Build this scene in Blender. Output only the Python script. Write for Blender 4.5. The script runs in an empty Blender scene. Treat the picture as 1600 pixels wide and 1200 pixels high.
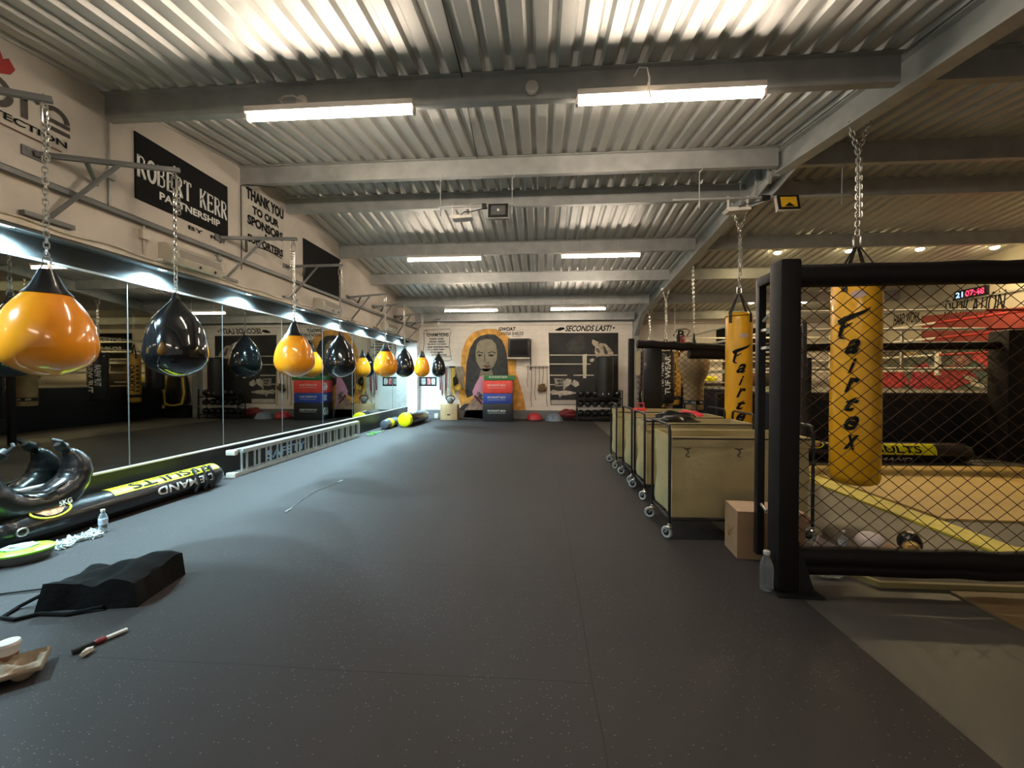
import bpy, bmesh, math, random
from mathutils import Vector, Matrix, noise
random.seed(7)
D = bpy.data; SC = bpy.context.scene; COL = SC.collection
PI = math.pi

# ------------------------------------------------------------------ camera, world, exposure
FPX = 640.0; HCAM = 1.4
YAW = math.atan(45/FPX); PIT = -math.atan(10/math.hypot(FPX, 45))
cam = D.cameras.new('camera'); cam.sensor_width = 36; cam.lens = FPX/1600*36; cam.clip_start = .05
camo = D.objects.new('camera', cam); COL.objects.link(camo)
camo.location = (0, 0, HCAM); camo.rotation_euler = (PI/2+PIT, 0, YAW)
SC.camera = camo
w = D.worlds.new('world'); SC.world = w; w.use_nodes = True
w.node_tree.nodes['Background'].inputs[0].default_value = (1, .93, .86, 1)
w.node_tree.nodes['Background'].inputs[1].default_value = .09
SC.view_settings.view_transform = 'Standard'; SC.view_settings.look = 'None'
SC.view_settings.gamma = 1; SC.view_settings.use_curve_mapping = False
SC.view_settings.exposure = 1.6
TUBE_NEAR = 42; TUBE_FAR = 34; LED_W = 190; WARM_W = 44

CF = Vector((-math.sin(YAW)*math.cos(PIT), math.cos(YAW)*math.cos(PIT), math.sin(PIT)))
CR = Vector((math.cos(YAW), math.sin(YAW), 0)); CU = CR.cross(CF)
def at(x, y, ax, v):
    """the place where the sight line of a photo pixel meets the plane axis=v"""
    d = CF+CR*((x-800)/FPX)-CU*((y-600)/FPX); c = Vector((0, 0, HCAM))
    return c+d*((v-c[ax])/d[ax])
def roof(y): return 4.38-.118*abs(y-6.0)
XM = -4.5; XL = -4.15; XR = 9.5; YB = 13.8; XE = 1.65

# ------------------------------------------------------------------ materials
def rgb(c):
    return tuple(((v/255)/12.92 if v/255 <= .04045 else ((v/255+.055)/1.055)**2.4) for v in c)
MATS = {}
def mat(name, col, rough=.6, metal=0, var=.12, scale=6, bump=0, bscale=40, coat=0, spec=.5, emit=None, estr=0, trans=0, col2=None):
    if name in MATS: return MATS[name]
    m = D.materials.new(name); m.use_nodes = True; nt = m.node_tree; N = nt.nodes; L = nt.links
    b = N['Principled BSDF']
    b.inputs['Roughness'].default_value = rough; b.inputs['Metallic'].default_value = metal
    b.inputs['Coat Weight'].default_value = coat; b.inputs['Coat Roughness'].default_value = .06
    b.inputs['Specular IOR Level'].default_value = spec
    b.inputs['Transmission Weight'].default_value = trans
    tc = N.new('ShaderNodeTexCoord')
    n = N.new('ShaderNodeTexNoise'); n.inputs['Scale'].default_value = scale; n.inputs['Detail'].default_value = 5
    L.new(tc.outputs['Object'], n.inputs['Vector'])
    r = N.new('ShaderNodeValToRGB')
    r.color_ramp.elements[0].position = .3; r.color_ramp.elements[1].position = .7
    c2 = col2 or tuple(min(1, v*(1+var)) for v in col)
    c1 = tuple(v*(1-var) for v in col)
    r.color_ramp.elements[0].color = (*c1, 1); r.color_ramp.elements[1].color = (*c2, 1)
    L.new(n.outputs['Fac'], r.inputs[0]); L.new(r.outputs[0], b.inputs['Base Color'])
    if bump:
        n2 = N.new('ShaderNodeTexNoise'); n2.inputs['Scale'].default_value = bscale; n2.inputs['Detail'].default_value = 4
        L.new(tc.outputs['Object'], n2.inputs['Vector'])
        bp = N.new('ShaderNodeBump'); bp.inputs['Strength'].default_value = bump; bp.inputs['Distance'].default_value = .02
        L.new(n2.outputs['Fac'], bp.inputs['Height']); L.new(bp.outputs[0], b.inputs['Normal'])
    if emit:
        b.inputs['Emission Color'].default_value = (*emit, 1); b.inputs['Emission Strength'].default_value = estr
    MATS[name] = m; return m
M_white = mat('painted_wall', (.60, .54, .465), .8, var=.10, scale=2.2, bump=.25, bscale=9)
M_cool = mat('white_brick', (.72, .72, .70), .7, var=.06, scale=3, bump=.2, bscale=12)
M_galv = mat('galvanised_steel', (.40, .40, .38), .48, .35, var=.14, scale=5)
M_roof = mat('roof_sheet', (.50, .49, .455), .5, .25, var=.08, scale=1.5)
M_steel = mat('grey_painted_steel', (.15, .15, .145), .5, .2)
M_black = mat('black_board', (.012, .013, .012), .45)
M_soffit = mat('soffit_paint', (.05, .052, .052), .5)
M_vinyl = mat('black_vinyl', (.009, .009, .010), .28, coat=.25, bump=.15, bscale=14)
M_glossblack = mat('glossy_black_vinyl', (.006, .006, .007), .12, coat=.8, bump=.1, bscale=5)
M_orange = mat('glossy_orange_vinyl', (.86, .30, .012), .2, coat=.6, var=.06, scale=2, bump=.1, bscale=5)
M_bagyel = mat('yellow_leather', (.86, .44, .012), .32, coat=.2, var=.05, bump=.1, bscale=6)
M_chrome = mat('chain_steel', (.62, .60, .56), .28, .95)
M_alu = mat('aluminium', (.55, .57, .54), .38, .7)
M_dark = mat('dark_metal', (.016, .015, .015), .42, .2)
M_pad = mat('cage_pad', (.009, .006, .006), .6, spec=.3, bump=.12, bscale=12)
M_mesh = mat('coated_wire', (.045, .018, .008), .5)
M_canvas = mat('khaki_canvas', (.50, .41, .21), .85, var=.12, scale=4, bump=.7, bscale=5)
M_cast = mat('grey_rubber_wheel', (.45, .46, .45), .5)
M_card = mat('cardboard', (.36, .22, .12), .85)
M_paint = mat('black_paint', (.006, .006, .006), .85, spec=.25)
M_wtext = mat('white_print', (.75, .73, .68), .6)
M_plast = mat('cream_plastic', (.56, .50, .42), .5)
M_fix = mat('white_enamel', (.66, .60, .53), .45)
M_yell = mat('neon_yellow', (.80, .78, .0), .45, var=.04)
M_led = mat('led_disc', (.8, .9, 1), .4, emit=(.75, .95, 1), estr=14)
M_clear = mat('clear_plastic', (.9, .95, .97), .08, trans=.92, var=.02)
M_tubeN = mat('lit_tube', (1, .95, .86), .3, emit=(1, .86, .70), estr=TUBE_NEAR, var=.01)
M_tubeF = mat('far_tube', (1, .95, .86), .3, emit=(1, .86, .70), estr=TUBE_FAR, var=.01)

M_tubeB = mat('added_rear_tube', (1, .95, .86), .3, emit=(1, .86, .70), estr=22, var=.01)  # glow of the added tubes behind the camera

def floor_mat(name, col, speck, sheen=.55, seams=True):
    m = D.materials.new(name); m.use_nodes = True; nt = m.node_tree; N = nt.nodes; L = nt.links
    b = N['Principled BSDF']; tc = N.new('ShaderNodeTexCoord')
    def math_(op, a, bb=None, c=None):
        q = N.new('ShaderNodeMath'); q.operation = op
        for i, v in enumerate((a, bb, c)):
            if v is None: continue
            if isinstance(v, (int, float)): q.inputs[i].default_value = v
            else: L.new(v, q.inputs[i])
        return q.outputs[0]
    n = N.new('ShaderNodeTexNoise'); n.inputs['Scale'].default_value = .8; n.inputs['Detail'].default_value = 8
    L.new(tc.outputs['Object'], n.inputs['Vector'])
    n3 = N.new('ShaderNodeTexNoise'); n3.inputs['Scale'].default_value = 160; n3.inputs['Detail'].default_value = 2
    L.new(tc.outputs['Object'], n3.inputs['Vector'])
    base = N.new('ShaderNodeMix'); base.data_type = 'RGBA'
    base.inputs[6].default_value = (*[v*.75 for v in col], 1); base.inputs[7].default_value = (*[v*1.3 for v in col], 1)
    L.new(math_('ADD', math_('MULTIPLY', n.outputs['Fac'], .6), math_('MULTIPLY', n3.outputs['Fac'], .4)), base.inputs[0])
    out = base.outputs[2]
    if speck:
        mp = N.new('ShaderNodeMapping'); mp.inputs['Scale'].default_value = (1, 1.5, 1)
        L.new(tc.outputs['Object'], mp.inputs[0])
        v = N.new('ShaderNodeTexVoronoi'); v.inputs['Scale'].default_value = 62
        L.new(mp.outputs[0], v.inputs['Vector'])
        sm = math_('LESS_THAN', v.outputs['Distance'], .2)
        wn = N.new('ShaderNodeSeparateColor'); L.new(v.outputs['Color'], wn.inputs[0])
        pick = math_('GREATER_THAN', wn.outputs[0], .74)
        n4 = N.new('ShaderNodeTexNoise'); n4.inputs['Scale'].default_value = 1.1
        L.new(tc.outputs['Object'], n4.inputs['Vector'])
        patch = math_('GREATER_THAN', math_('ADD', n4.outputs['Fac'], math_('MULTIPLY', wn.outputs[1], .3)), .62)
        f = math_('MULTIPLY', math_('MULTIPLY', sm, pick), patch)
        mx = N.new('ShaderNodeMix'); mx.data_type = 'RGBA'; L.new(f, mx.inputs[0]); L.new(out, mx.inputs[6])
        mx.inputs[7].default_value = (.15, .135, .125, 1); out = mx.outputs[2]
    if seams:
        sx = N.new('ShaderNodeSeparateXYZ'); L.new(tc.outputs['Object'], sx.inputs[0])
        nz = N.new('ShaderNodeTexNoise'); nz.inputs['Scale'].default_value = 1.5; L.new(tc.outputs['Object'], nz.inputs['Vector'])
        wob = math_('MULTIPLY', math_('SUBTRACT', nz.outputs['Fac'], .5), .03)
        fs = None
        for ax, c0, wd in ((0, .24, .003), (1, 1.87, .0028), (1, 2.98, .002), (1, 3.32, .003), (0, -2.2, .003), (1, 5.2, .004), (1, 8.1, .004)):
            d = math_('ABSOLUTE', math_('ADD', math_('SUBTRACT', sx.outputs[ax], c0), wob))
            l = math_('LESS_THAN', d, wd)
            if c0 == 2.98: l = math_('MULTIPLY', l, math_('LESS_THAN', sx.outputs[0], .24))
            if c0 == 3.32: l = math_('MULTIPLY', l, math_('GREATER_THAN', sx.outputs[0], .24))
            if c0 == 1.87: l = math_('MULTIPLY', l, math_('LESS_THAN', sx.outputs[0], .24))
            if c0 == -2.2: l = math_('MULTIPLY', l, math_('GREATER_THAN', sx.outputs[1], 4.6))
            fs = l if fs is None else math_('MAXIMUM', fs, l)
        mx = N.new('ShaderNodeMix'); mx.data_type = 'RGBA'; L.new(fs, mx.inputs[0]); L.new(out, mx.inputs[6])
        mx.inputs[7].default_value = (.012, .011, .010, 1); out = mx.outputs[2]
    L.new(out, b.inputs['Base Color']); b.inputs['Roughness'].default_value = sheen; b.inputs['Specular IOR Level'].default_value = .38
    bp = N.new('ShaderNodeBump'); bp.inputs['Strength'].default_value = .3; bp.inputs['Distance'].default_value = .004
    L.new(n3.outputs['Fac'], bp.inputs['Height']); L.new(bp.outputs[0], b.inputs['Normal'])
    return m
M_rubber = floor_mat('speckled_rubber', (.028, .0233, .0228), True, .66)
M_conc = floor_mat('grey_mat_floor', (.09, .081, .070), False, .5, False)

def brick_mat(name, col, mortar):
    m = mat(name, col, .8, var=.08, scale=2.5, bump=.2, bscale=10); nt = m.node_tree; N = nt.nodes; L = nt.links
    tc = N.new('ShaderNodeTexCoord'); sx = N.new('ShaderNodeSeparateXYZ'); L.new(tc.outputs['Object'], sx.inputs[0])
    cx = N.new('ShaderNodeCombineXYZ'); ad = N.new('ShaderNodeMath'); ad.operation = 'ADD'
    L.new(sx.outputs[0], ad.inputs[0]); L.new(sx.outputs[1], ad.inputs[1]); L.new(ad.outputs[0], cx.inputs[0]); L.new(sx.outputs[2], cx.inputs[1])
    br = N.new('ShaderNodeTexBrick'); br.inputs['Scale'].default_value = 1; br.inputs['Brick Width'].default_value = .44
    br.inputs['Row Height'].default_value = .215; br.inputs['Mortar Size'].default_value = .006
    L.new(cx.outputs[0], br.inputs['Vector'])
    b = N['Principled BSDF']; src = b.inputs['Base Color'].links[0].from_socket
    mx = N.new('ShaderNodeMix'); mx.data_type = 'RGBA'; L.new(br.outputs['Fac'], mx.inputs[0]); L.new(src, mx.inputs[6])
    mx.inputs[7].default_value = (*mortar, 1); L.new(mx.outputs[2], b.inputs['Base Color'])
    return m
M_brick = brick_mat('painted_block_wall', (.80, .72, .63), (.70, .62, .54))

m = D.materials.new('tinted_mirror'); m.use_nodes = True
b = m.node_tree.nodes['Principled BSDF']; b.inputs['Metallic'].default_value = 1; b.inputs['Roughness'].default_value = .015
b.inputs['Base Color'].default_value = (.34, .36, .33, 1); M_mirror = m

# ------------------------------------------------------------------ mesh helpers
def B(): return bmesh.new()
def box(bm, c, s, rot=None, bev=0):
    r = bmesh.ops.create_cube(bm, size=1); vs = r['verts']
    for v in vs: v.co = Vector((v.co.x*s[0], v.co.y*s[1], v.co.z*s[2]))
    if bev:
        es = list({e for v in vs for e in v.link_edges})
        g = bmesh.ops.bevel(bm, geom=es, offset=bev, segments=2, affect='EDGES', profile=.6)
        vs = list({v for f in g['faces'] for v in f.verts} | {v for v in vs if v.is_valid})
    for v in vs:
        if rot: v.co = rot @ v.co
        v.co += Vector(c)
    return bm
def box2(bm, a, b_, bev=0):
    return box(bm, [(p+q)/2 for p, q in zip(a, b_)], [abs(q-p) for p, q in zip(a, b_)], None, bev)
def tube(bm, pts, r, n=8, closed=False, cap=True):
    pts = [Vector(p) for p in pts]; k = len(pts); rings = []
    rr = r if isinstance(r, (list, tuple)) else [r]*k
    up = None
    for i in range(k):
        if closed: d = pts[(i+1) % k]-pts[i-1]
        else: d = pts[min(i+1, k-1)]-pts[max(i-1, 0)]
        d.normalize()
        if up is None:
            up = Vector((0, 0, 1)) if abs(d.z) < .9 else Vector((1, 0, 0))
        a = d.cross(up)
        if a.length < 1e-4: a = d.orthogonal()
        a.normalize(); bb = d.cross(a).normalized(); up = a.cross(d)
        rings.append([bm.verts.new(pts[i]+(a*math.cos(t)+bb*math.sin(t))*rr[i]) for t in [2*PI*j/n for j in range(n)]])
    for i in range(k if closed else k-1):
        A, C = rings[i], rings[(i+1) % k]
        for j in range(n): bm.faces.new((A[j], A[(j+1) % n], C[(j+1) % n], C[j]))
    if cap and not closed:
        bm.faces.new(rings[0][::-1]); bm.faces.new(rings[-1])
    return bm
def lathe(bm, prof, c=(0, 0, 0), n=32, M=None, sq=None):
    rings = []
    for r, z in prof:
        rr = []
        for j in range(n):
            t = 2*PI*j/n; v = Vector((r*math.cos(t), r*math.sin(t), z))
            if sq: v = sq(v, t)
            if M: v = M @ v
            rr.append(bm.verts.new(v+Vector(c)))
        rings.append(rr)
    for A, C in zip(rings, rings[1:]):
        for j in range(n): bm.faces.new((A[j], A[(j+1) % n], C[(j+1) % n], C[j]))
    bm.faces.new(rings[0][::-1]); bm.faces.new(rings[-1])
    return bm
def poly(bm, pts, flip=False):
    vs = [bm.verts.new(Vector(p)) for p in pts]
    bm.faces.new(vs[::-1] if flip else vs); return bm
def prism(bm, pts, d):
    """a flat outline pts (3-D) given the depth vector d"""
    d = Vector(d); a = [bm.verts.new(Vector(p)) for p in pts]; c = [bm.verts.new(Vector(p)+d) for p in pts]
    bm.faces.new(a); bm.faces.new(c[::-1]); k = len(a)
    for i in range(k): bm.faces.new((a[i], c[i], c[(i+1) % k], a[(i+1) % k]))
    return bm
def ball(bm, c, r, s=(1, 1, 1), seg=20, wob=0):
    g = bmesh.ops.create_uvsphere(bm, u_segments=seg, v_segments=max(6, seg//2), radius=r)
    for v in g['verts']:
        if wob: v.co *= 1+wob*noise.noise(v.co*3/r+Vector(c))
        v.co = Vector((v.co.x*s[0], v.co.y*s[1], v.co.z*s[2]))+Vector(c)
    return bm
def ring_link(bm, c, L_, wd, r, axis, side, n=10, m=5):
    c = Vector(c); pts = []
    for i in range(n):
        t = 2*PI*i/n; a = math.cos(t); s = math.sin(t)
        pts.append(c+axis*(a*wd/2+(math.copysign((L_-wd)/2, a) if abs(a) > .05 else 0))+side*(s*wd/2))
    tube(bm, pts, r, m, closed=True)
def chain(bm, a, b_, L_=.05, wd=.026, r=.0042, swing=0):
    a, b_ = Vector(a), Vector(b_); d = b_-a; n = max(2, int(d.length/(L_*.74))); ax = d.normalized()
    s1 = ax.orthogonal().normalized(); s2 = ax.cross(s1)
    for i in range(n):
        ring_link(bm, a+d*((i+.5)/n), L_, wd, r, ax, s1 if i % 2 else s2)
    return bm

def obj(name, bm, mt, parent=None, smooth=True, label=None, loc=None, rot=None, angle=.6):
    bmesh.ops.recalc_face_normals(bm, faces=bm.faces)
    me = D.meshes.new(name); bm.to_mesh(me); bm.free()
    for k in (mt if isinstance(mt, (list, tuple)) else [mt]): me.materials.append(k)
    if smooth:
        for p in me.polygons: p.use_smooth = True
        me.set_sharp_from_angle(angle=angle)
    o = D.objects.new(name, me); COL.objects.link(o)
    if parent: o.parent = parent
    if label: o['label'] = label
    if loc: o.location = loc
    if rot: o.rotation_euler = rot
    return o
def tag(o, label, cat, group=None, kind=None):
    o['label'] = label; o['category'] = cat
    if group: o['group'] = group
    if kind: o['kind'] = kind
    return o
def thing(name, label, cat, loc=(0, 0, 0), rz=0, group=None):
    o = D.objects.new(name, None); COL.objects.link(o); o.empty_display_size = .1
    o.location = loc; o.rotation_euler = (0, 0, rz)
    return tag(o, label, cat, group)
def struct(name, bm, mt, parent=None, smooth=False):
    o = obj(name, bm, mt, parent, smooth)
    if not parent: o['kind'] = 'structure'
    return o
def copy_tree(o, parent=None):
    c = o.copy(); COL.objects.link(c)
    if parent: c.parent = parent
    for ch in list(o.children): copy_tree(ch, c)
    return c

def text_bm(bm, body, wd, ht, fn, shear=0, bold=0, rot=0, sub=0, res=3, lines=1):
    """lettering fitted to wd x ht (metres) and laid on a surface by fn(u, v) -> point"""
    cu = D.curves.new('t', 'FONT'); cu.body = body; cu.align_x = 'CENTER'; cu.shear = shear; cu.offset = bold
    cu.resolution_u = res; cu.space_line = .95
    to = D.objects.new('t', cu); me = D.meshes.new_from_object(to)
    D.objects.remove(to); D.curves.remove(cu)
    tb = bmesh.new(); tb.from_mesh(me); D.meshes.remove(me)
    xs = [v.co.x for v in tb.verts]; ys = [v.co.y for v in tb.verts]
    x0, x1, y0, y1 = min(xs), max(xs), min(ys), max(ys)
    for v in tb.verts:
        v.co = Vector(((v.co.x-(x0+x1)/2)/(x1-x0)*wd, (v.co.y-(y0+y1)/2)/(y1-y0)*ht, 0))
    if sub:
        for _ in range(3):
            es = [e for e in tb.edges if e.calc_length() > sub]
            if not es: break
            bmesh.ops.subdivide_edges(tb, edges=es, cuts=1)
            bmesh.ops.triangulate(tb, faces=tb.faces)
    cr, sr = math.cos(rot), math.sin(rot)
    mp = {}
    for v in tb.verts:
        u, q = v.co.x*cr-v.co.y*sr, v.co.x*sr+v.co.y*cr
        mp[v] = bm.verts.new(fn(u, q))
    for f in tb.faces:
        try: bm.faces.new([mp[v] for v in f.verts])
        except ValueError: pass
    tb.free(); return bm
def flat(o, U, V):
    o, U, V = Vector(o), Vector(U), Vector(V)
    return lambda u, v: o+U*u+V*v
LW = ((0, 1, 0), (0, 0, 1))          # reading directions on the left wall (seen from inside)
BW = ((1, 0, 0), (0, 0, 1))          # on the back wall
RW = ((0, -1, 0), (0, 0, 1))         # on the right wall
def stroke(bm, pts, wd, n_):
    """a painted brush line of width wd through pts, lying on the plane with normal n_"""
    pts = [Vector(p) for p in pts]; n_ = Vector(n_)
    L_ = []; R_ = []
    for i, p in enumerate(pts):
        d = (pts[min(i+1, len(pts)-1)]-pts[max(i-1, 0)]).normalized(); s = d.cross(n_)*wd/2
        L_.append(bm.verts.new(p+s)); R_.append(bm.verts.new(p-s))
    for i in range(len(pts)-1): bm.faces.new((L_[i], L_[i+1], R_[i+1], R_[i]))
    return bm

# ------------------------------------------------------------------ setting
f = B(); box2(f, (XE, -3, -.06), (XR, YB, 0)); struct('floor', f, M_conc)
f = B(); box2(f, (XM-.02, -3, -.06), (XE, YB, .006)); struct('floor_rubber', f, M_rubber)
# corrugated roof
f = B(); pitch = .19; prof = []
x = XM-.1
while x < XR+.2:
    prof += [(x, 0), (x+.095, 0), (x+.12, .036), (x+.165, .036)]; x += pitch
rows = [[f.verts.new((px, y, roof(y)+dz)) for px, dz in prof] for y in (-3, 6.0, YB+.1)]
for A, C in zip(rows, rows[1:]):
    for j in range(len(prof)-1): f.faces.new((A[j], C[j], C[j+1], A[j+1]))
struct('ceiling', f, M_roof)
def purlin(y, x0, x1, up=.0, dep=.24, fl=.07):
    zt = roof(y)-.002; zb = zt-dep; t = .006; p = B()
    box2(p, (x0, y-t, zb), (x1, y, zt)); box2(p, (x0, y, zb), (x1, y+fl, zb+t)); box2(p, (x0, y+fl-t, zb+t), (x1, y+fl, zb+.022))
    box2(p, (x0, y-fl*.8, zt-t-.012), (x1, y-t, zt-.012))
    struct('roof_purlin', p, M_galv)
for y, dep in ((-1.2, .24), (1.6, .24), (3.67, .24), (5.43, .24), (6.45, .24), (8.2, .25), (9.8, .25), (11.6, .27), (13.35, .25)):
    purlin(y, XL, 2.985, dep=dep); purlin(y, 3.175, XR, dep=dep)
# rafter with its ridge stiffeners and end column
f = B(); BX = 3.0
def bot(y): return roof(y)-.30
for (x0, x1, a, c) in ((3.0, 3.16, 0, .014), (3.0, 3.16, .27, .284), (3.07, 3.09, .014, .27)):
    for y0, y1 in ((-3, 6.0), (6.0, YB)):
        q = [f.verts.new(v) for v in [(x0, y0, bot(y0)+a), (x1, y0, bot(y0)+a), (x1, y1, bot(y1)+a), (x0, y1, bot(y1)+a),
                                     (x0, y0, bot(y0)+c), (x1, y0, bot(y0)+c), (x1, y1, bot(y1)+c), (x0, y1, bot(y1)+c)]]
        for ix in ((0, 1, 2, 3), (4, 5, 6, 7), (0, 1, 5, 4), (1, 2, 6, 5), (2, 3, 7, 6), (3, 0, 4, 7)): f.faces.new([q[i] for i in ix])
struct('roof_rafter', f, M_galv)
f = B()
box2(f, (2.99, 5.99, 3.96), (3.17, 6.01, 4.36)); box2(f, (3.0, 5.55, 4.0), (3.07, 5.562, 4.3)); box2(f, (3.0, 6.44, 4.0), (3.07, 6.452, 4.3))
prism(f, [(3.02, 5.6, 4.03), (3.02, 6.0, 3.93), (3.02, 6.4, 4.03), (3.02, 6.0, 4.1)], (.02, 0, 0))
box2(f, (2.955, 5.60, 3.93), (2.995, 5.63, 4.31)); box2(f, (2.955, 6.60, 3.90), (2.995, 6.63, 4.28)); prism(f, [(3.165, 5.3, 4.02), (3.165, 6.0, 3.88), (3.165, 6.7, 4.02), (3.165, 6.0, 4.1)], (.012, 0, 0))
struct('roof_ridge_plate', f, M_galv)
f = B(); box2(f, (3.0, 13.50, 0), (3.16, 13.515, 3.25)); box2(f, (3.0, 13.74, 0), (3.16, 13.755, 3.4)); box2(f, (3.07, 13.51, 0), (3.09, 13.75, 3.3))
prism(f, [(3.01, 13.5, 3.18), (3.01, 12.6, 3.31), (3.01, 13.5, 2.75)], (.14, 0, 0))
struct('roof_column', f, M_galv)
# left wall: upper face, soffit, recess back with mirrors, kick panel, end jamb
f = B(); prism(f, [(XL-.3, -3, 2.675), (XL-.3, YB, 2.675), (XL-.3, YB, roof(YB)), (XL-.3, 6, roof(6)), (XL-.3, -3, roof(-3))], (.3, 0, 0)); struct('wall_left', f, M_white)
f = B(); box2(f, (XL-.02, -3, 2.612), (XL+.035, YB-.25, 2.68)); struct('trim_1', f, M_plast)
f = B(); box2(f, (XM-.05, -3, 2.66), (XL-.0, YB-.3, 2.675)); box2(f, (XL+.0, -3, 2.585), (XL+.02, YB-.3, 2.612)); struct('wall_left_soffit', f, M_soffit)
f = B(); box2(f, (XM-.06, -3, .0), (XM-.02, YB, 2.665)); struct('wall_left_recess', f, M_soffit)
f = B(); box2(f, (XM-.02, -3, .0), (XM+.005, 13.5, .415)); struct('baseboard_left', f, M_black)
f = B(); box2(f, (XM-.02, -3, .415), (XM+.03, 13.5, .432)); struct('trim_2', f, M_fix)
f = B(); box2(f, (XM-.0, -3, 2.445), (XM+.02, 13.5, 2.465)); struct('trim_3', f, mat('pale_trim', (.85, .9, .9), .4))
f = B(); box2(f, (XM-.02, 13.5, 0), (XL+.0, YB, 2.57)); struct('wall_left_end', f, mat('white_gloss_paint', (.8, .78, .78), .5))
f = B(); box2(f, (XM-.1, YB, 0), (XR+.1, YB+.15, 3.62)); struct('wall_back', f, M_brick)
f = B(); box2(f, (XL, YB-.02, 0), (XR, YB, .30)); struct('baseboard_back', f, mat('grey_kick_paint', (.16, .16, .165), .6))
f = B(); box2(f, (XL, YB-.035, 3.30), (3.0, YB, 3.335)); struct('trim_4', f, M_black)
f = B(); box2(f, (XL, YB-.03, 3.15), (XR, YB, 3.175)); struct('trim_5', f, M_plast)
f = B(); prism(f, [(XR, -3, 0), (XR, YB, 0), (XR, YB, roof(YB)), (XR, 6, roof(6)), (XR, -3, roof(-3))], (.15, 0, 0))
struct('wall_right', f, mat('cream_wall', (.42, .37, .28), .8, var=.15, scale=1.3, bump=.1))

# mirrors, one pane each
for i in range(9):
    y0 = 1.51+1.333*i; f = B(); box2(f, (XM-.015, y0+.003, .435), (XM, min(y0+1.33, 13.49), 2.443))
    o = obj('wall_mirror', f, M_mirror, smooth=False)
    f = B(); box2(f, (XM-.012, y0-.006, .435), (XM+.004, y0+.003, 2.443)); obj('edge_strip', f, M_steel, o, False)
    tag(o, 'tall wall mirror pane, %s from the camera in the row over the kick board' %
        ('first second third fourth fifth sixth seventh eighth ninth'.split()[i]), 'mirror', 'mirror panes along the left wall')

# ------------------------------------------------------------------ lamps
def tube_light(x0, x1, y, z, lit, label):
    t = thing('fluorescent_light', label, 'ceiling light', ((x0+x1)/2, y, z), 0, 'fluorescent tube lights'); h = (x1-x0)/2
    f = B(); box2(f, (-h, -.052, .034), (h, .052, .085), .006); obj('batten', f, M_fix, t)
    for s in (-1, 1):
        f = B(); box2(f, (s*h-.012, -.022, -.03), (s*h+.012, .022, .035), .004); obj('end_cap', f, M_plast, t)
    f = B(); tube(f, [(-h+.012, 0, 0), (h-.012, 0, 0)], .024 if lit else .021, 14); obj('tube', f, M_tubeN if lit == 1 else (M_tubeB if lit else M_tubeF), t)
    for s in (-.5, .45):
        f = B(); tube(f, [(s*h, 0, .085), (s*h, 0, .085+(roof(y)-z-.09 if abs(y-3.6) > .1 else max(.03, roof(y)-.27-z-.085)))], .004, 6); obj('hook', f, M_chrome, t)
tube_light(-2.66, -1.12, 3.58, 3.75, 1, 'lit fluorescent tube nearest the sign wall, under the front purlin')
tube_light(.31, 1.86, 3.60, 3.77, 1, 'lit fluorescent tube nearest the big rafter, under the front purlin')
tube_light(-2.66, -1.12, -.96, 3.24, 2, 'unseen fluorescent tube added behind the camera on the sign wall side')  # this pair is a guess, added to light surfaces facing the camera
tube_light(.31, 1.86, -.96, 3.24, 2, 'unseen fluorescent tube added behind the camera on the rafter side')
tube_light(-2.68, -1.18, 8.12, 3.76, 0, 'fluorescent tube halfway down the hall, on the sign wall side')
tube_light(.4, 1.91, 8.10, 3.76, 0, 'fluorescent tube halfway down the hall, on the rafter side')
tube_light(-2.7, -1.2, 11.4, 3.27, 0, 'farthest fluorescent tube, above the champions scroll side of the back wall')
tube_light(.27, 1.78, 11.5, 3.30, 0, 'farthest fluorescent tube, above the boxer mural side of the back wall')
def lamp(name, kind, loc, energy, col, parent=None, size=.1, aim=None, spot=1.6, blend=.6):
    l = D.lights.new(name, kind); l.energy = energy; l.color = col
    if kind == 'SPOT': l.spot_size = spot; l.spot_blend = blend; l.shadow_soft_size = size
    elif kind == 'AREA': l.size = size
    else: l.shadow_soft_size = size
    o = D.objects.new(name, l); COL.objects.link(o); o.location = loc
    if aim is not None: o.rotation_euler = Vector(aim).to_track_quat('-Z', 'Y').to_euler()
    if parent: o.parent = parent
    return o
ordn = 'first second third fourth fifth sixth seventh eighth ninth'.split()
for i, y in enumerate((1.70, 3.10, 4.50, 5.92, 7.33, 8.76, 10.11, 11.45, 12.75)):
    t = thing('recessed_downlight', 'small cold white downlight in the black soffit over the mirrors, %s from the camera' % ordn[i], 'downlight', (-4.38, y, 2.66), 0, 'downlights over the mirrors')
    f = B(); lathe(f, [(.048, -.006), (.048, 0)], n=20); obj('lens', f, M_led, t)
    f = B(); lathe(f, [(.062, -.003), (.062, 0.0)], n=20); obj('rim', f, M_chrome, t)
    lamp('downlight_lamp', 'SPOT', (0, 0, -.02), LED_W, (.54, .85, 1), t, .04, (-.02, 0, -1), 2.75, .9)
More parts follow.
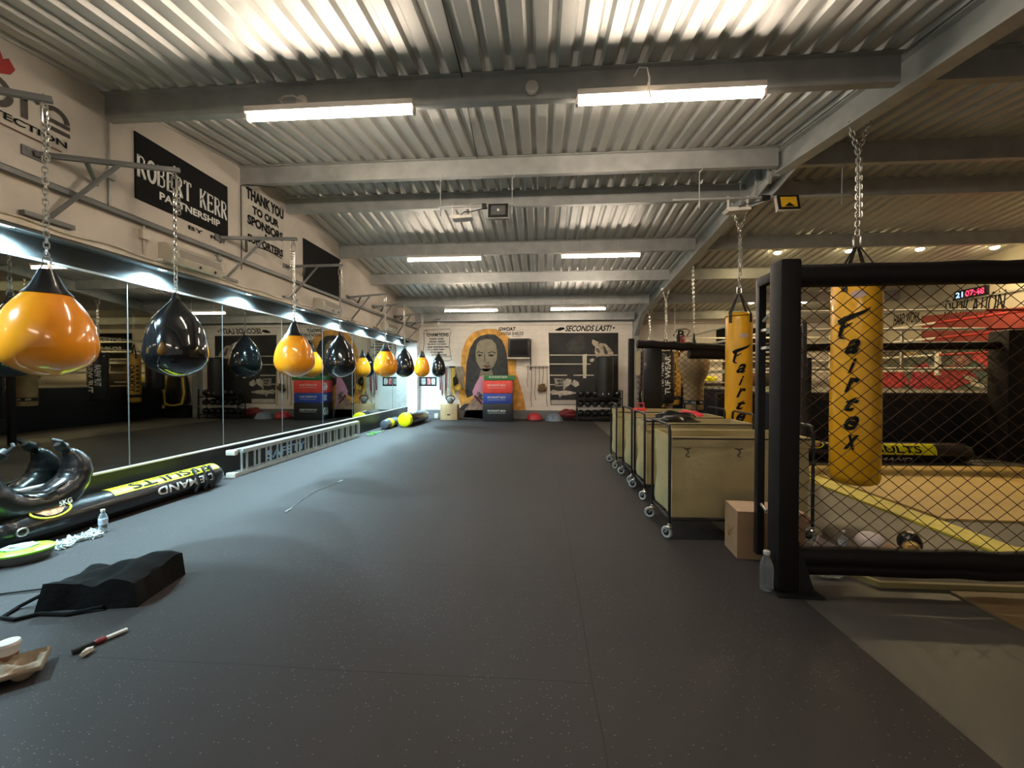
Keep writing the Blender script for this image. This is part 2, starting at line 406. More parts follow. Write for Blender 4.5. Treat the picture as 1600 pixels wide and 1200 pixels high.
for i, (x, y, z) in enumerate(((4.84, 8.8, 4.0), (6.22, 8.78, 4.0), (7.54, 8.76, 4.0), (8.91, 8.75, 4.0), (7.5, 12.3, 3.6), (6.05, 12.3, 3.6))):
    t = thing('ceiling_spotlight', ('warm round ceiling spotlight over the boxing ring, %s from the rafter in the front row' % ordn[i]) if i < 4 else
              ('warm ceiling spotlight in the back row, ' + ('right of the thick cage post' if i == 4 else 'left of the thick cage post')), 'spotlight', (x, y, z-.03), 0, 'warm spotlights over the ring')
    f = B(); ball(f, (0, 0, -.01), .065, (1, 1, .5)); obj('bulb', f, mat('warm_bulb', (1, .9, .6), emit=(1, .80, .42), estr=60), t)
    f = B(); lathe(f, [(.07, 0.0), (.075, .02), (.05, .06)], n=20); obj('housing', f, M_fix, t)
    lamp('spotlight_lamp', 'SPOT', (0, 0, -.06), WARM_W, (1, .74, .38), t, .06, (0, -.25, -1), 2.9, .7)

# ------------------------------------------------------------------ aqua bags on wall brackets
def bracket(y, z, label, reach=.57):
    t = thing('bag_bracket', label, 'wall bracket', (XL, y, z), 0, 'steel bag brackets on the sign wall')
    tip = Vector((reach, 0, 0)); root = Vector((.012, -.72, -.21))
    f = B(); d = (tip-root)
    def bar(a, b_, s=.042, name='arm'):
        f = B(); a, b_ = Vector(a), Vector(b_); q = (b_-a).to_track_quat('X', 'Z').to_matrix()
        box(f, (a+b_)/2, ((b_-a).length, s, s), q, .004); obj(name, f, M_steel, t)
    bar(root, tip+d.normalized()*.03)
    bar(root+d*.55-Vector((0, 0, .015)), (.03, -.64, -.70), .032, 'brace')
    bar(root+d*.32, (.012, -.25, -.24), .032, 'brace')
    f = B(); box2(f, (0, -.80, -.25), (.012, -.64, -.17)); obj('wall_plate', f, M_steel, t)
    f = B(); box2(f, (0, -.82, -.74), (.05, -.46, -.70), .004); obj('foot_plate', f, M_steel, t)
    f = B(); tube(f, [(reach-.02, 0, .04), (reach-.02, 0, -.03)], .008, 8); ring_link(f, (reach-.02, 0, -.05), .06, .04, .006, Vector((0, 0, 1)), Vector((0, 1, 0)))
    obj('eye_bolt', f, M_chrome, t)
def aqua_bag(y, x, ztop, orange, label, s=1.0, big=False):
    z0 = 1.41
    t = thing('water_bag', label, 'punch bag', (x, y, z0), random.uniform(0, 6), 'teardrop water bags along the mirrors')
    low = [(.13, 0), (.27, .012), (.42, .035), (.62, .08), (.78, .125), (.88, .18), (.96, .245), (1, .33), (.995, .41), (.97, .49), (.93, .57)]
    if orange: prof = [(.27*p, .65*q) for p, q in low+[(.87, .65), (.77, .74), (.65, .82), (.51, .90), (.42, .95), (.34, 1)]]
    else: prof = [(.265*p, .65*q) for p, q in low+[(.895, .65), (.83, .74), (.74, .83), (.62, .91), (.50, .98), (.36, 1.05), (.22, 1.12), (.13, 1.18)]]
    def wr(v, tt):
        k = max(0, (v.z-.25)/.4); q = 1-.035*k*abs(math.sin(3*tt))
        return Vector((v.x*q, v.y*q, v.z))
    f = B(); lathe(f, [(r*s, z) for r, z in prof], n=48, sq=wr); obj('bag_body', f, M_orange if orange else M_glossblack, t, angle=1)
    if orange:
        f = B(); lathe(f, [(.138*s, .595), (.098*s, .648), (.078*s, .69), (.062*s, .73), (.042*s, .78)], n=40, sq=wr); obj('collar', f, M_vinyl, t)
    f = B()
    for k in range(3):
        a = k*2*PI/3; p = Vector((math.cos(a), math.sin(a), 0))
        sd = Vector((-p.y, p.x, 0))*.014
        q0 = p*.045*s+Vector((0, 0, .74)); q1 = p*.012+Vector((0, 0, .83))
        prism(f, [q0-sd, q0+sd, q1+sd*.7, q1-sd*.7], p*.006)
    obj('strap', f, M_vinyl, t)
    f = B(); ring_link(f, (0, 0, .845), .06, .05, .005, Vector((0, 0, 1)), Vector((0, 1, 0)), 12); obj('ring', f, M_chrome, t)
    top = ztop-z0-.06
    f = B(); chain(f, (0, 0, .86), (0, 0, top-.12), .052, .03, .0046); obj('chain', f, M_chrome, t)
    f = B(); ring_link(f, (0, 0, top-.06), .13, .045, .0075, Vector((0, 0, 1)), Vector((1, 0, 0)), 14, 6); chain(f, (.03, 0, top), (.035, .01, top-.36), .05, .03, .0042); obj('carabiner', f, M_chrome, t)
bags = [(2.76, -3.6, 1, 'large orange teardrop water bag cut by the left edge of the picture, nearest the camera'),
        (3.82, -3.6, 0, 'large glossy black teardrop water bag, second from the camera'),
        (5.77, -3.6, 1, 'orange teardrop water bag with black collar, second orange one from the camera'),
        (7.15, -3.6, 0, 'black teardrop water bag between the two middle orange ones'),
        (9.30, -3.6, 1, 'small looking orange water bag hanging left of the champions scroll, third orange one'),
        (10.64, -3.6, 0, 'black teardrop water bag just right of the third orange one'),
        (12.15, -3.58, 1, 'farthest orange teardrop water bag, near the back wall'),
        (13.15, -3.32, 0, 'farthest black teardrop water bag, in front of the white back wall')]
bl = ['steel wall bracket with diagonal brace carrying the %s bag' % s for s in
      ('nearest orange', 'nearest black', 'second orange', 'second black', 'third orange', 'third black', 'farthest orange', 'farthest black')]
for i, (y, x, o_, lb) in enumerate(bags):
    zt = (3.42, 3.44, 3.42, 3.42, 3.34, 3.36, 3.34, 3.3)[i]
    aqua_bag(y, x, zt, o_, lb, 1.0 if i < 5 else (.95 if i == 5 else .86)); bracket(y, zt, bl[i], x-XL+.02)

# ------------------------------------------------------------------ left wall: rail, signs, heaters, conduits
f = B(); box2(f, (XL, -3, 2.985), (XL+.05, YB-.3, 2.99)); box2(f, (XL+.045, -3, 2.985), (XL+.05, YB-.3, 3.04)); box2(f, (XL, -3, 3.035), (XL+.05, YB-.3, 3.04))
tag(obj('wall_rail', f, M_steel, smooth=False), 'long grey steel channel rail running the length of the sign wall', 'rail')
def wsign(y0, y1, z0, z1, mt, label, name='wall_sign', frame=None):
    t = thing(name, label, 'sign', (XL, (y0+y1)/2, (z0+z1)/2)); f = B()
    box2(f, (.0, -(y1-y0)/2, -(z1-z0)/2), (.015, (y1-y0)/2, (z1-z0)/2)); obj('board', f, mt, t, False); return t
t = wsign(3.94, 5.18, 3.24, 3.92, M_paint, 'black painted rectangle on the sign wall with cream serif and sans lettering about a partnership')
def serif_text(bm, word, wd, ht, o, nx=.018):
    """roman capitals with serifs, drawn as painted strokes on the left wall"""
    T = {'R': ([[(.15, 0), (.15, 1)], [(.15, .97), (.6, .97), (.78, .86), (.78, .64), (.6, .52), (.15, .52)], [(.42, .52), (.85, .03)]], [(0, .32, 0), (0, .32, 1), (.72, .98, 0)]),
         'O': ([[(.5+.42*math.cos(a), .5+.5*math.sin(a)) for a in [2*PI*k/20 for k in range(21)]]], []),
         'B': ([[(.15, 0), (.15, 1)], [(.15, .97), (.6, .97), (.76, .85), (.76, .66), (.6, .53), (.15, .53)], [(.6, .53), (.84, .42), (.84, .14), (.62, .03), (.15, .03)]], [(0, .2, 0), (0, .2, 1)]),
         'E': ([[(.15, 0), (.15, 1)], [(.15, .97), (.85, .97)], [(.15, .51), (.7, .51)], [(.15, .03), (.9, .03)], [(.85, 1), (.85, .82)], [(.9, 0), (.9, .18)], [(.7, .6), (.7, .42)]], [(0, .2, 0), (0, .2, 1)]),
         'T': ([[(.5, 0), (.5, 1)], [(.03, .97), (.97, .97)], [(.05, 1), (.05, .8)], [(.95, 1), (.95, .8)]], [(.32, .68, 0)]),
         'K': ([[(.15, 0), (.15, 1)], [(.15, .38), (.82, .98)], [(.38, .58), (.86, .03)]], [(0, .32, 0), (0, .32, 1), (.66, .96, 1), (.7, 1.0, 0)])}
    cw = wd/len(word)
    for i, ch in enumerate(word):
        if ch == ' ': continue
        st, se = T[ch]
        P = lambda u, v: (nx, o[0]-wd/2+cw*(i+.04+.88*u), o[1]-ht/2+ht*v)
        for k, l in enumerate(st): stroke(bm, [P(*q) for q in l], .030 if len(l) == 2 and abs(l[0][0]-l[1][0]) < .1 and abs(l[0][1]-l[1][1]) > .5 or ch == 'O' or k == 2 and ch in 'RK' else .017, (1, 0, 0))
        for u0, u1, v in se: stroke(bm, [P(u0, v), P(u1, v)], .013, (1, 0, 0))
f = B(); serif_text(f, 'ROBERT KERR', 1.22, .215, (0, .005))
text_bm(f, 'PARTNERSHIP', .84, .085, flat((.018, .06, -.20), *LW), bold=.03)
obj('lettering', f, M_wtext, t, False)
f = B(); text_bm(f, "BY  R.J.", .55, .06, flat((XL+.006, 4.85, 3.17), *LW), bold=.02)
tag(obj('painted_initials', f, M_paint, smooth=False), 'small black hand painted initials under the black partnership sign', 'lettering')
t = thing('painted_scroll', 'cream hand lettered thank you notice to sponsors and supporters, painted on the sign wall', 'sign', (XL, 5.92, 3.64))
f = B(); box2(f, (0, -.46, -.43), (.006, .46, .50)); obj('scroll_ground', f, mat('scroll_cream', (.56, .52, .45), .8), t, False)
f = B(); z = .36
for s, wd, ht, dz in (('THANK YOU', .84, .17, 0), ('TO OUR', .6, .12, -.20), ('SPONSORS', .80, .14, -.37), ('&', .09, .09, -.50), ('SUPPORTERS', .80, .12, -.63)):
    text_bm(f, s, wd, ht, flat((.010, .03, .38+dz), *LW), bold=.055)
stroke(f, [(.010, -.2+.06*k, -.34-.03*math.cos((k-5)/5*1.4)*-1-.0*k) for k in range(11)], .018, (1, 0, 0))
obj('lettering', f, M_paint, t, False)
t = wsign(6.92, 8.23, 2.98, 3.84, M_paint, 'plain black painted panel on the sign wall past the thank you notice', 'wall_board')
# company sign cut by the left edge
t = thing('fire_protection_sign', 'dark grey round letters with a red flame on the near end of the sign wall', 'sign', (XL, 2.9, 3.5))
f = B()
def arcp(cy, cz, r, a0, a1, n=16, k=1.0): return [(.006, cy+k*r*math.cos(math.radians(a0+(a1-a0)*i/n)), cz+r*math.sin(math.radians(a0+(a1-a0)*i/n))) for i in range(n+1)]
stroke(f, arcp(-.045, .095, .10, 0, 360, 28), .045, (1, 0, 0))
stroke(f, [(.006, .145, -.015), (.006, .145, .19)], .045, (1, 0, 0)); stroke(f, arcp(.195, .13, .05, 180, 30), .035, (1, 0, 0))
stroke(f, arcp(.36, .11, .085, 180, 0), .04, (1, 0, 0)); stroke(f, [(.006, .265, .085), (.006, .465, .085)], .035, (1, 0, 0)); stroke(f, [(.006, .265, .02), (.006, .465, .02)], .035, (1, 0, 0))
obj('emblem', f, mat('sign_grey', (.055, .045, .038), .6), t, False)
f = B(); text_bm(f, 'FIRE PROTECTION', .98, .055, flat((.006, -.05, -.07), *LW), bold=.025); obj('lettering', f, M_paint, t, False)
f = B(); stroke(f, [(.006, -.7, -.145), (.006, .40, -.145)], .012, (1, 0, 0)); obj('underline', f, mat('brown_paint', (.14, .05, .02), .6), t, False)
f = B(); poly(f, [(.008, y+.11, z-.03) for y, z in ((-.32, .26), (-.22, .3), (-.12, .26), (-.05, .3), (-.02, .36), (-.06, .42), (-.09, .38), (-.12, .47), (-.17, .42), (-.24, .5), (-.27, .38))])
obj('flame', f, mat('flame_red', (.35, .02, .012), .5), t, False)
for i, (y, lb) in enumerate(((4.55, 'cream wall heater near the black partnership sign'), (7.62, 'cream wall heater under the plain black panel'), (10.8, 'small looking cream wall heater farthest along the sign wall'))):
    t = thing('wall_heater', lb, 'heater', (XL, y, 2.70), 0, 'cream heaters over the mirrors')
    f = B(); prism(f, [(0, -.36, -.02), (.15, -.36, -.045), (.19, -.36, .02), (.16, -.36, .12), (.09, -.36, .17), (0, -.36, .17)], (0, .72, 0)); obj('casing', f, mat('heater_cream', (.50, .46, .38), .45), t)
    f = B(); q = Vector((.117, 0, .052)); n_ = Vector((.944, 0, .33)); 
    for k in range(5): box(f, (.187-.0055*k, .02, .035+.018*k), (.004, .60, .009))
    obj('grille', f, mat('heater_grille', (.13, .10, .08), .5), t)
    f = B()
    for y2 in (.0, .22): lathe(f, [(.016, 0), (.016, .008), (.01, .012)], (.17, y2, -.015), 16, Matrix.Rotation(PI/2, 3, 'Y'))
    obj('knob', f, M_dark, t)
    f = B(); tube(f, [(.05, -.36, -.02), (.06, -.42, -.03), (.03, -.45, -.06), (.01, -.42, -.085)], .012, 8); obj('cable', f, M_fix, t)
f = B(); ball(f, (XL+.06, 4.98, 2.92), .035, (1, 1, 1.2)); tube(f, [(XL, 4.98, 2.96), (XL+.06, 4.98, 2.96)], .012)
tag(obj('wall_sensor', f, M_galv), 'small grey round sensor just under the wall rail by the nearest heater', 'sensor')
for i, (y, z0, z1, lb) in enumerate(((3.68, 3.05, 3.86, 'grey conduit pipe dropping from the front purlin to the rail'), (5.42, 2.9, 4.05, 'black cable running down the sign wall left of the thank you notice'),
                                    (4.02, 2.66, 3.0, 'cream conduit and junction box between rail and soffit'))):
    f = B(); tube(f, [(XL+.015, y, z0), (XL+.015, y, z1)], .011 if i != 1 else .006, 8)
    if i == 0: box2(f, (XL, y-.04, 3.30), (XL+.05, y+.04, 3.36), .005)
    if i == 2: box2(f, (XL, y-.045, 2.84), (XL+.05, y+.045, 2.94), .006)
    if i == 1: tube(f, [(XL+.015, y, z1), (XL+.06, y+.02, z1+.02), (XL+.3, y+.03, z1+.0), (XL+.5, y+.03, z1-.03)], .006, 8)
    tag(obj('conduit', f, (M_galv, M_dark, M_plast)[i]), lb, 'conduit')
f = B(); tube(f, [(XL+.05, y, 2.66+.012*math.sin(y*9)) for y in [2.2+.13*k for k in range(80)]], .008, 6)
tag(obj('loose_cable', f, M_plast), 'cream cable laid along the ledge above the mirrors', 'cable')

# ------------------------------------------------------------------ ceiling fittings
for (x, y, z, lb, c) in ((-2.16, 3.62, 3.90, 'round white junction box with a looped wire above the left lit tube', 1), (-.08, 3.62, 3.93, 'round white junction box alone on the front purlin', 0)):
    t = thing('ceiling_junction_box', lb, 'junction box', (x, y, z)); f = B()
    lathe(f, [(.03, -.03), (.05, -.022), (.055, 0), (.055, .02)], n=24, M=Matrix.Rotation(PI/2, 3, 'X')); obj('box_body', f, M_fix, t)
    if c:
        f = B(); tube(f, [(0, -.03, 0), (-.06, -.05, .03), (-.14, -.05, .03), (-.19, -.05, -.0), (-.15, -.04, -.05), (-.1, -.03, -.1)], .007, 8); obj('wire', f, M_fix, t)
t = thing('hanging_wire', 'white wire end dangling over the right lit tube', 'wire', (.78, 3.5, 3.93)); f = B()
tube(f, [(0, .05, .0), (.03, 0, .04), (.09, -.02, .02), (.11, -.02, -.06), (.105, -.02, -.16), (.12, -.02, -.22)], .007, 8); tube(f, [(.1, -.02, -.1), (.085, -.02, -.2)], .005, 6); obj('wire_run', f, M_fix, t)
f = B(); tube(f, [(-.62, .8, roof(.8)-.01), (-.7, 3.6, roof(3.6)-.02), (-.84, 5.4, roof(5.4)-.02)], .006, 6)
tag(obj('ceiling_cable', f, M_dark), 'thin dark cable running along the roof sheets above the hall', 'cable')
def light_frame(x0, x1, rods, wx, fx, lb, lit):
    y = 5.43; z = 3.68
    t = thing('hanging_light_frame', lb, 'lighting bar', (x0, y, z))
    f = B(); tube(f, [(0, 0, 0), (x1-x0, 0, 0)], .016, 10); obj('crossbar', f, M_galv, t)
    for r in rods:
        f = B(); tube(f, [(r-x0, 0, -.12), (r-x0, 0, .36)], .007, 8); tube(f, [(r-x0, 0, .34), (r-x0+.03, -.02, .37), (r-x0+.03, -.03, .42)], .007, 8); obj('rod', f, M_galv, t)
    a = wx-x0; u = thing('wall_washer_light', 'white slim lamp housing on the ' + ('bar over the hall' if not lit else 'bar by the rafter'), 'light fitting', (wx, y, z))
    f = B(); prism(f, [(-.14, -.03, -.12), (.14, -.03, -.12), (.15, -.03, -.155), (-.12, -.03, -.17), (-.16, -.03, -.14)], (0, .14, 0)); obj('housing', f, M_fix, u)
    f = B()
    for s in (-.12, .12): box2(f, (s-.01, -.0, -.13), (s+.01, .02, .03))
    obj('bracket', f, M_fix, u)
    f = B(); tube(f, [(.0, -.04, -.13), (.05, -.06, -.10), (.14, -.04, -.09), (.28, -.02, -.05), (.38, 0, -.03)], .006, 6); obj('lead', f, M_dark, u)
    u = thing('floodlight', 'black framed square floodlight, ' + ('unlit, on the bar over the hall' if not lit else 'showing a yellow face, on the bar by the rafter'), 'floodlight', (fx, y-.03, z-.10), 0)
    M = Matrix.Rotation(-.25, 3, 'X')
    f = B(); box(f, (0, 0, 0), (.28, .05, .22), M, .01); obj('casing', f, M_galv if not lit else M_plast, u)
    f = B(); box(f, M @ Vector((0, -.03, 0)), (.26, .012, .20), M, .004); obj('bezel', f, M_dark, u)
    f = B(); box(f, M @ Vector((0, -.037, 0)), (.19, .006, .14), M); obj('lens', f, mat('lens_grey', (.10, .10, .10), .2) if not lit else mat('lens_yellow', (.75, .42, .02), .4), u)
    f = B()
    if lit: prism(f, [M @ Vector(p) for p in ((-.06, -.043, -.065), (.06, -.043, -.065), (.0, -.043, -.01))], (0, -.002, 0))
    else: ball(f, M @ Vector((0, -.04, 0)), .018)
    obj('chip', f, M_dark if lit else M_wtext, u)
    f = B(); box2(f, ((-.22 if not lit else -.30), .0, -.02+.08), ((-.16 if not lit else -.2), .06, .10+.02), .006); obj('junction', f, M_dark, u)
light_frame(-1.36, -.36, (-1.34, -.38), -1.06, -.56, 'thin grey bar hung on two rods under the ridge purlin', 0)
light_frame(1.69, 3.85, (2.02, 3.75), 2.50, 3.08, 'long thin grey bar crossing under the big rafter', 1)

# ------------------------------------------------------------------ heavy bags
def cyl_fn(r, phi, z0=0, cx=0, cy=0):
    return lambda u, v: Vector((cx+r*math.cos(phi+u/r), cy+r*math.sin(phi+u/r), z0+v))
def heavy_bag(x, y, z0, z1, r, mt, label, ztop, logo=None, chaintype=2, group=None, name='heavy_bag'):
    h = z1-z0; t = thing(name, label, 'punch bag', (x, y, z0), 0, group)
    prof = [(.03, 0), (r*.7, .004), (r*.93, .03), (r, .08), (r*1.01, h*.3), (r*.99, h*.6), (r*1.0, h-.1), (r*.97, h-.04), (r*.8, h)]
    f = B(); lathe(f, prof, n=40, sq=lambda v, tt: Vector((v.x*(1+.012*noise.noise(Vector((v.x*9, v.y*9, v.z*3)))), v.y, v.z))); obj('bag_body', f, mt, t, angle=1)
    f = B(); nst = 4; top = h+.30
    for k in range(nst):
        a = k*2*PI/nst+.5; p = Vector((math.cos(a), math.sin(a), 0)); sd = Vector((-p.y, p.x, 0))*.024
        a0 = p*(r+.004)+Vector((0, 0, h-.16)); a1 = p*(r+.004)+Vector((0, 0, h-.03)); a2 = p*.02+Vector((0, 0, top))
        prism(f, [a0-sd, a0+sd, a1+sd, a1-sd], p*.006); prism(f, [a1-sd, a1+sd, a2+sd*.5, a2-sd*.5], p*.006)
    obj('strap', f, M_vinyl, t)
    f = B(); tube(f, [((r+.004)*math.cos(a), (r+.004)*math.sin(a), h-.05) for a in [2*PI*k/24 for k in range(24)]], .005, 6, closed=True); obj('piping', f, M_vinyl, t)
    f = B(); zt = ztop-z0
    ring_link(f, (0, 0, top+.06), .13, .07, .008, Vector((0, 0, 1)), Vector((1, 0, 0)), 14, 6)
    if chaintype == 2:
        zc = top+.13+(zt-top-.13)*.72
        chain(f, (0, 0, top+.12), (0, 0, zc), .06, .036, .006); chain(f, (.025, .0, top+.3), (.02, .01, zc), .06, .036, .006)
        chain(f, (0, 0, zc), (-.09, 0, zt), .06, .036, .006); chain(f, (0, 0, zc), (.10, .0, zt), .06, .036, .006)
    else: chain(f, (0, 0, top+.12), (0, 0, zt), .055, .032, .005)
    obj('chain', f, M_chrome, t)
    if logo: logo(t, h, r)
    return t
def vert_logo(t, h, r, ph, top, step, wd):
    f = B()
    for i, ch in enumerate('airtex'):
        text_bm(f, ch, wd*(.45 if ch == 'i' else .8), step*(.78), cyl_fn(r+.006, ph, top-.30-step*i), shear=.5, bold=.03, sub=.04)
    # the brush-stroke capital F
    fn = cyl_fn(r+.006, ph, top)
    def P_(pts, w0): 
        pp = [fn(u, v) for u, v in pts]
        for k in range(len(pp)-1):
            d = (pp[k+1]-pp[k]).normalized(); n_ = Vector((pp[k].x, pp[k].y, 0)).normalized(); s0 = d.cross(n_)*w0[k]/2; s1 = d.cross(n_)*w0[k+1]/2
            poly(f, [pp[k]-s0, pp[k+1]-s1, pp[k+1]+s1, pp[k]+s0])
    P_([(-.12, -.06), (-.06, -.03), (.02, .0), (.09, .03), (.14, .07)], [.05, .055, .04, .03, .004])
    P_([(-.07, -.05), (-.09, -.13), (-.11, -.2), (-.06, -.22)], [.03, .035, .03, .01]); P_([(-.11, -.12), (-.05, -.10), (.0, -.07)], [.02, .022, .008])
    obj('lettering', f, M_paint, t, False)
    f = B()
    fn2 = cyl_fn(r+.005, ph+.2, top)
    vs = [fn2(.075*math.cos(a)*.8, .20+.035*math.sin(a)) for a in [2*PI*k/20 for k in range(20)]]; poly(f, vs)
    obj('patch', f, mat('lilac_patch', (.6, .45, .45), .6), t, False)
heavy_bag(3.14, 4.33, .34, 2.40, .205, M_bagyel, 'big yellow banana bag with black brush lettering behind the wire panel, hanging by the front', 3.93,
          lambda t, h, r: vert_logo(t, h, r, math.radians(-133), h-.40, .185, .15), 2, 'yellow banana bags under the rafter')
heavy_bag(3.08, 6.63, .38, 2.40, .19, M_bagyel, 'yellow banana bag with brush lettering left of the cage post, behind the laundry carts', 3.98,
          lambda t, h, r: vert_logo(t, h, r, math.radians(-104), h-.56, .185, .17), 2, 'yellow banana bags under the rafter')
# bags in the middle distance
def tower(t, h, r):
    f = B()
    for k, (s, wd) in enumerate((('TUF WEAR', .95), ('TUF WEAR', .6))):
        text_bm(f, s, wd, .13, cyl_fn(r+.005, math.radians(-112)+(.5-k)*.75, h*.55), bold=.02, rot=PI/2, sub=.05)
    obj('lettering', f, M_wtext, t, False)
heavy_bag(3.08, 10.4, .75, 2.05, .21, M_vinyl, 'black heavy bag with white upright lettering beside the cage corner pad', 3.62, tower, 2)
def yok(t, h, r):
    f = B(); text_bm(f, 'YOKKAO', .85, .15, cyl_fn(r+.005, math.radians(-118), h*.50), bold=.02, rot=PI/2, sub=.05)
    for k in range(7): stroke(f, [cyl_fn(r+.005, math.radians(-175), h*.5)(0, -.4+.13*k)+Vector((0, 0, 0)), cyl_fn(r+.005, math.radians(-150), h*.5)(0, -.4+.13*k)], .05, (math.cos(math.radians(-162)), math.sin(math.radians(-162)), 0))
    obj('lettering', f, M_paint, t, False)
    f = B(); lathe(f, [(r+.004, .17), (r+.004, .27)], n=36); obj('band', f, M_vinyl, t)
heavy_bag(3.84, 12.1, .6, 2.15, .17, mat('gold_leather', (.62, .33, .05), .35), 'gold heavy bag with black upright lettering behind the cage rail', 3.64, yok, 1)
t = thing('bowling_bag', 'pear topped tan uppercut bag hanging behind the cage rail', 'punch bag', (3.22, 8.9, .72)); f = B()
lathe(f, [(.05, 0), (.19, .01), (.2, .06), (.2, .5), (.21, .62), (.27, .76), (.31, .92), (.31, 1.05), (.25, 1.2), (.15, 1.3), (.06, 1.36)], n=40); obj('bag_body', f, mat('tan_leather', (.30, .20, .09), .42, var=.25, scale=5), t, angle=1)
f = B(); lathe(f, [(.203, .12), (.205, .21)], n=40); obj('band', f, M_vinyl, t)
f = B()
for k in range(3): text_bm(f, 'TFG', .09, .04, cyl_fn(.209, math.radians(-110+45*(k-1)), .165), bold=.02)
obj('lettering', f, M_wtext, t, False)
f = B(); lathe(f, [(.1, 1.3), (.06, 1.38), (.03, 1.5), (.012, 1.62)], n=20); obj('strap', f, M_vinyl, t)
f = B(); chain(f, (0, 0, 1.62), (-.03, 0, 3.04), .06, .034, .0055); obj('chain', f, M_chrome, t)
heavy_bag(2.98+.15, 12.1, 1.0, 2.15, .24, M_vinyl, 'thick black heavy bag hung behind the cage corner pad', 3.4, None, 2)
t = thing('body_shield_bag', 'large black bag with yellow piping hanging against the back wall behind the cage', 'punch bag', (3.55, 13.35, .45)); f = B()
lathe(f, [(.1, 0), (.36, .02), (.42, .12), (.42, .4), (.34, .9), (.26, 1.25), (.15, 1.4)], n=36, sq=lambda v, tt: Vector((v.x, v.y*.6, v.z))); obj('bag_body', f, M_vinyl, t, angle=1)
f = B()
for s in (-1, 1): tube(f, [(s*.30, -.17, .05), (s*.36, -.15, .4), (s*.29, -.12, .9), (s*.2, -.1, 1.25)], .03, 8)
tube(f, [(-.3, -.17, .05), (-.1, -.24, .0), (.1, -.24, .0), (.3, -.17, .05)], .03, 8); obj('piping', f, mat('amber_trim', (.6, .42, .03), .4), t)
f = B(); chain(f, (0, 0, 1.4), (0, 0, 2.95), .06, .034, .0055); obj('chain', f, M_chrome, t)

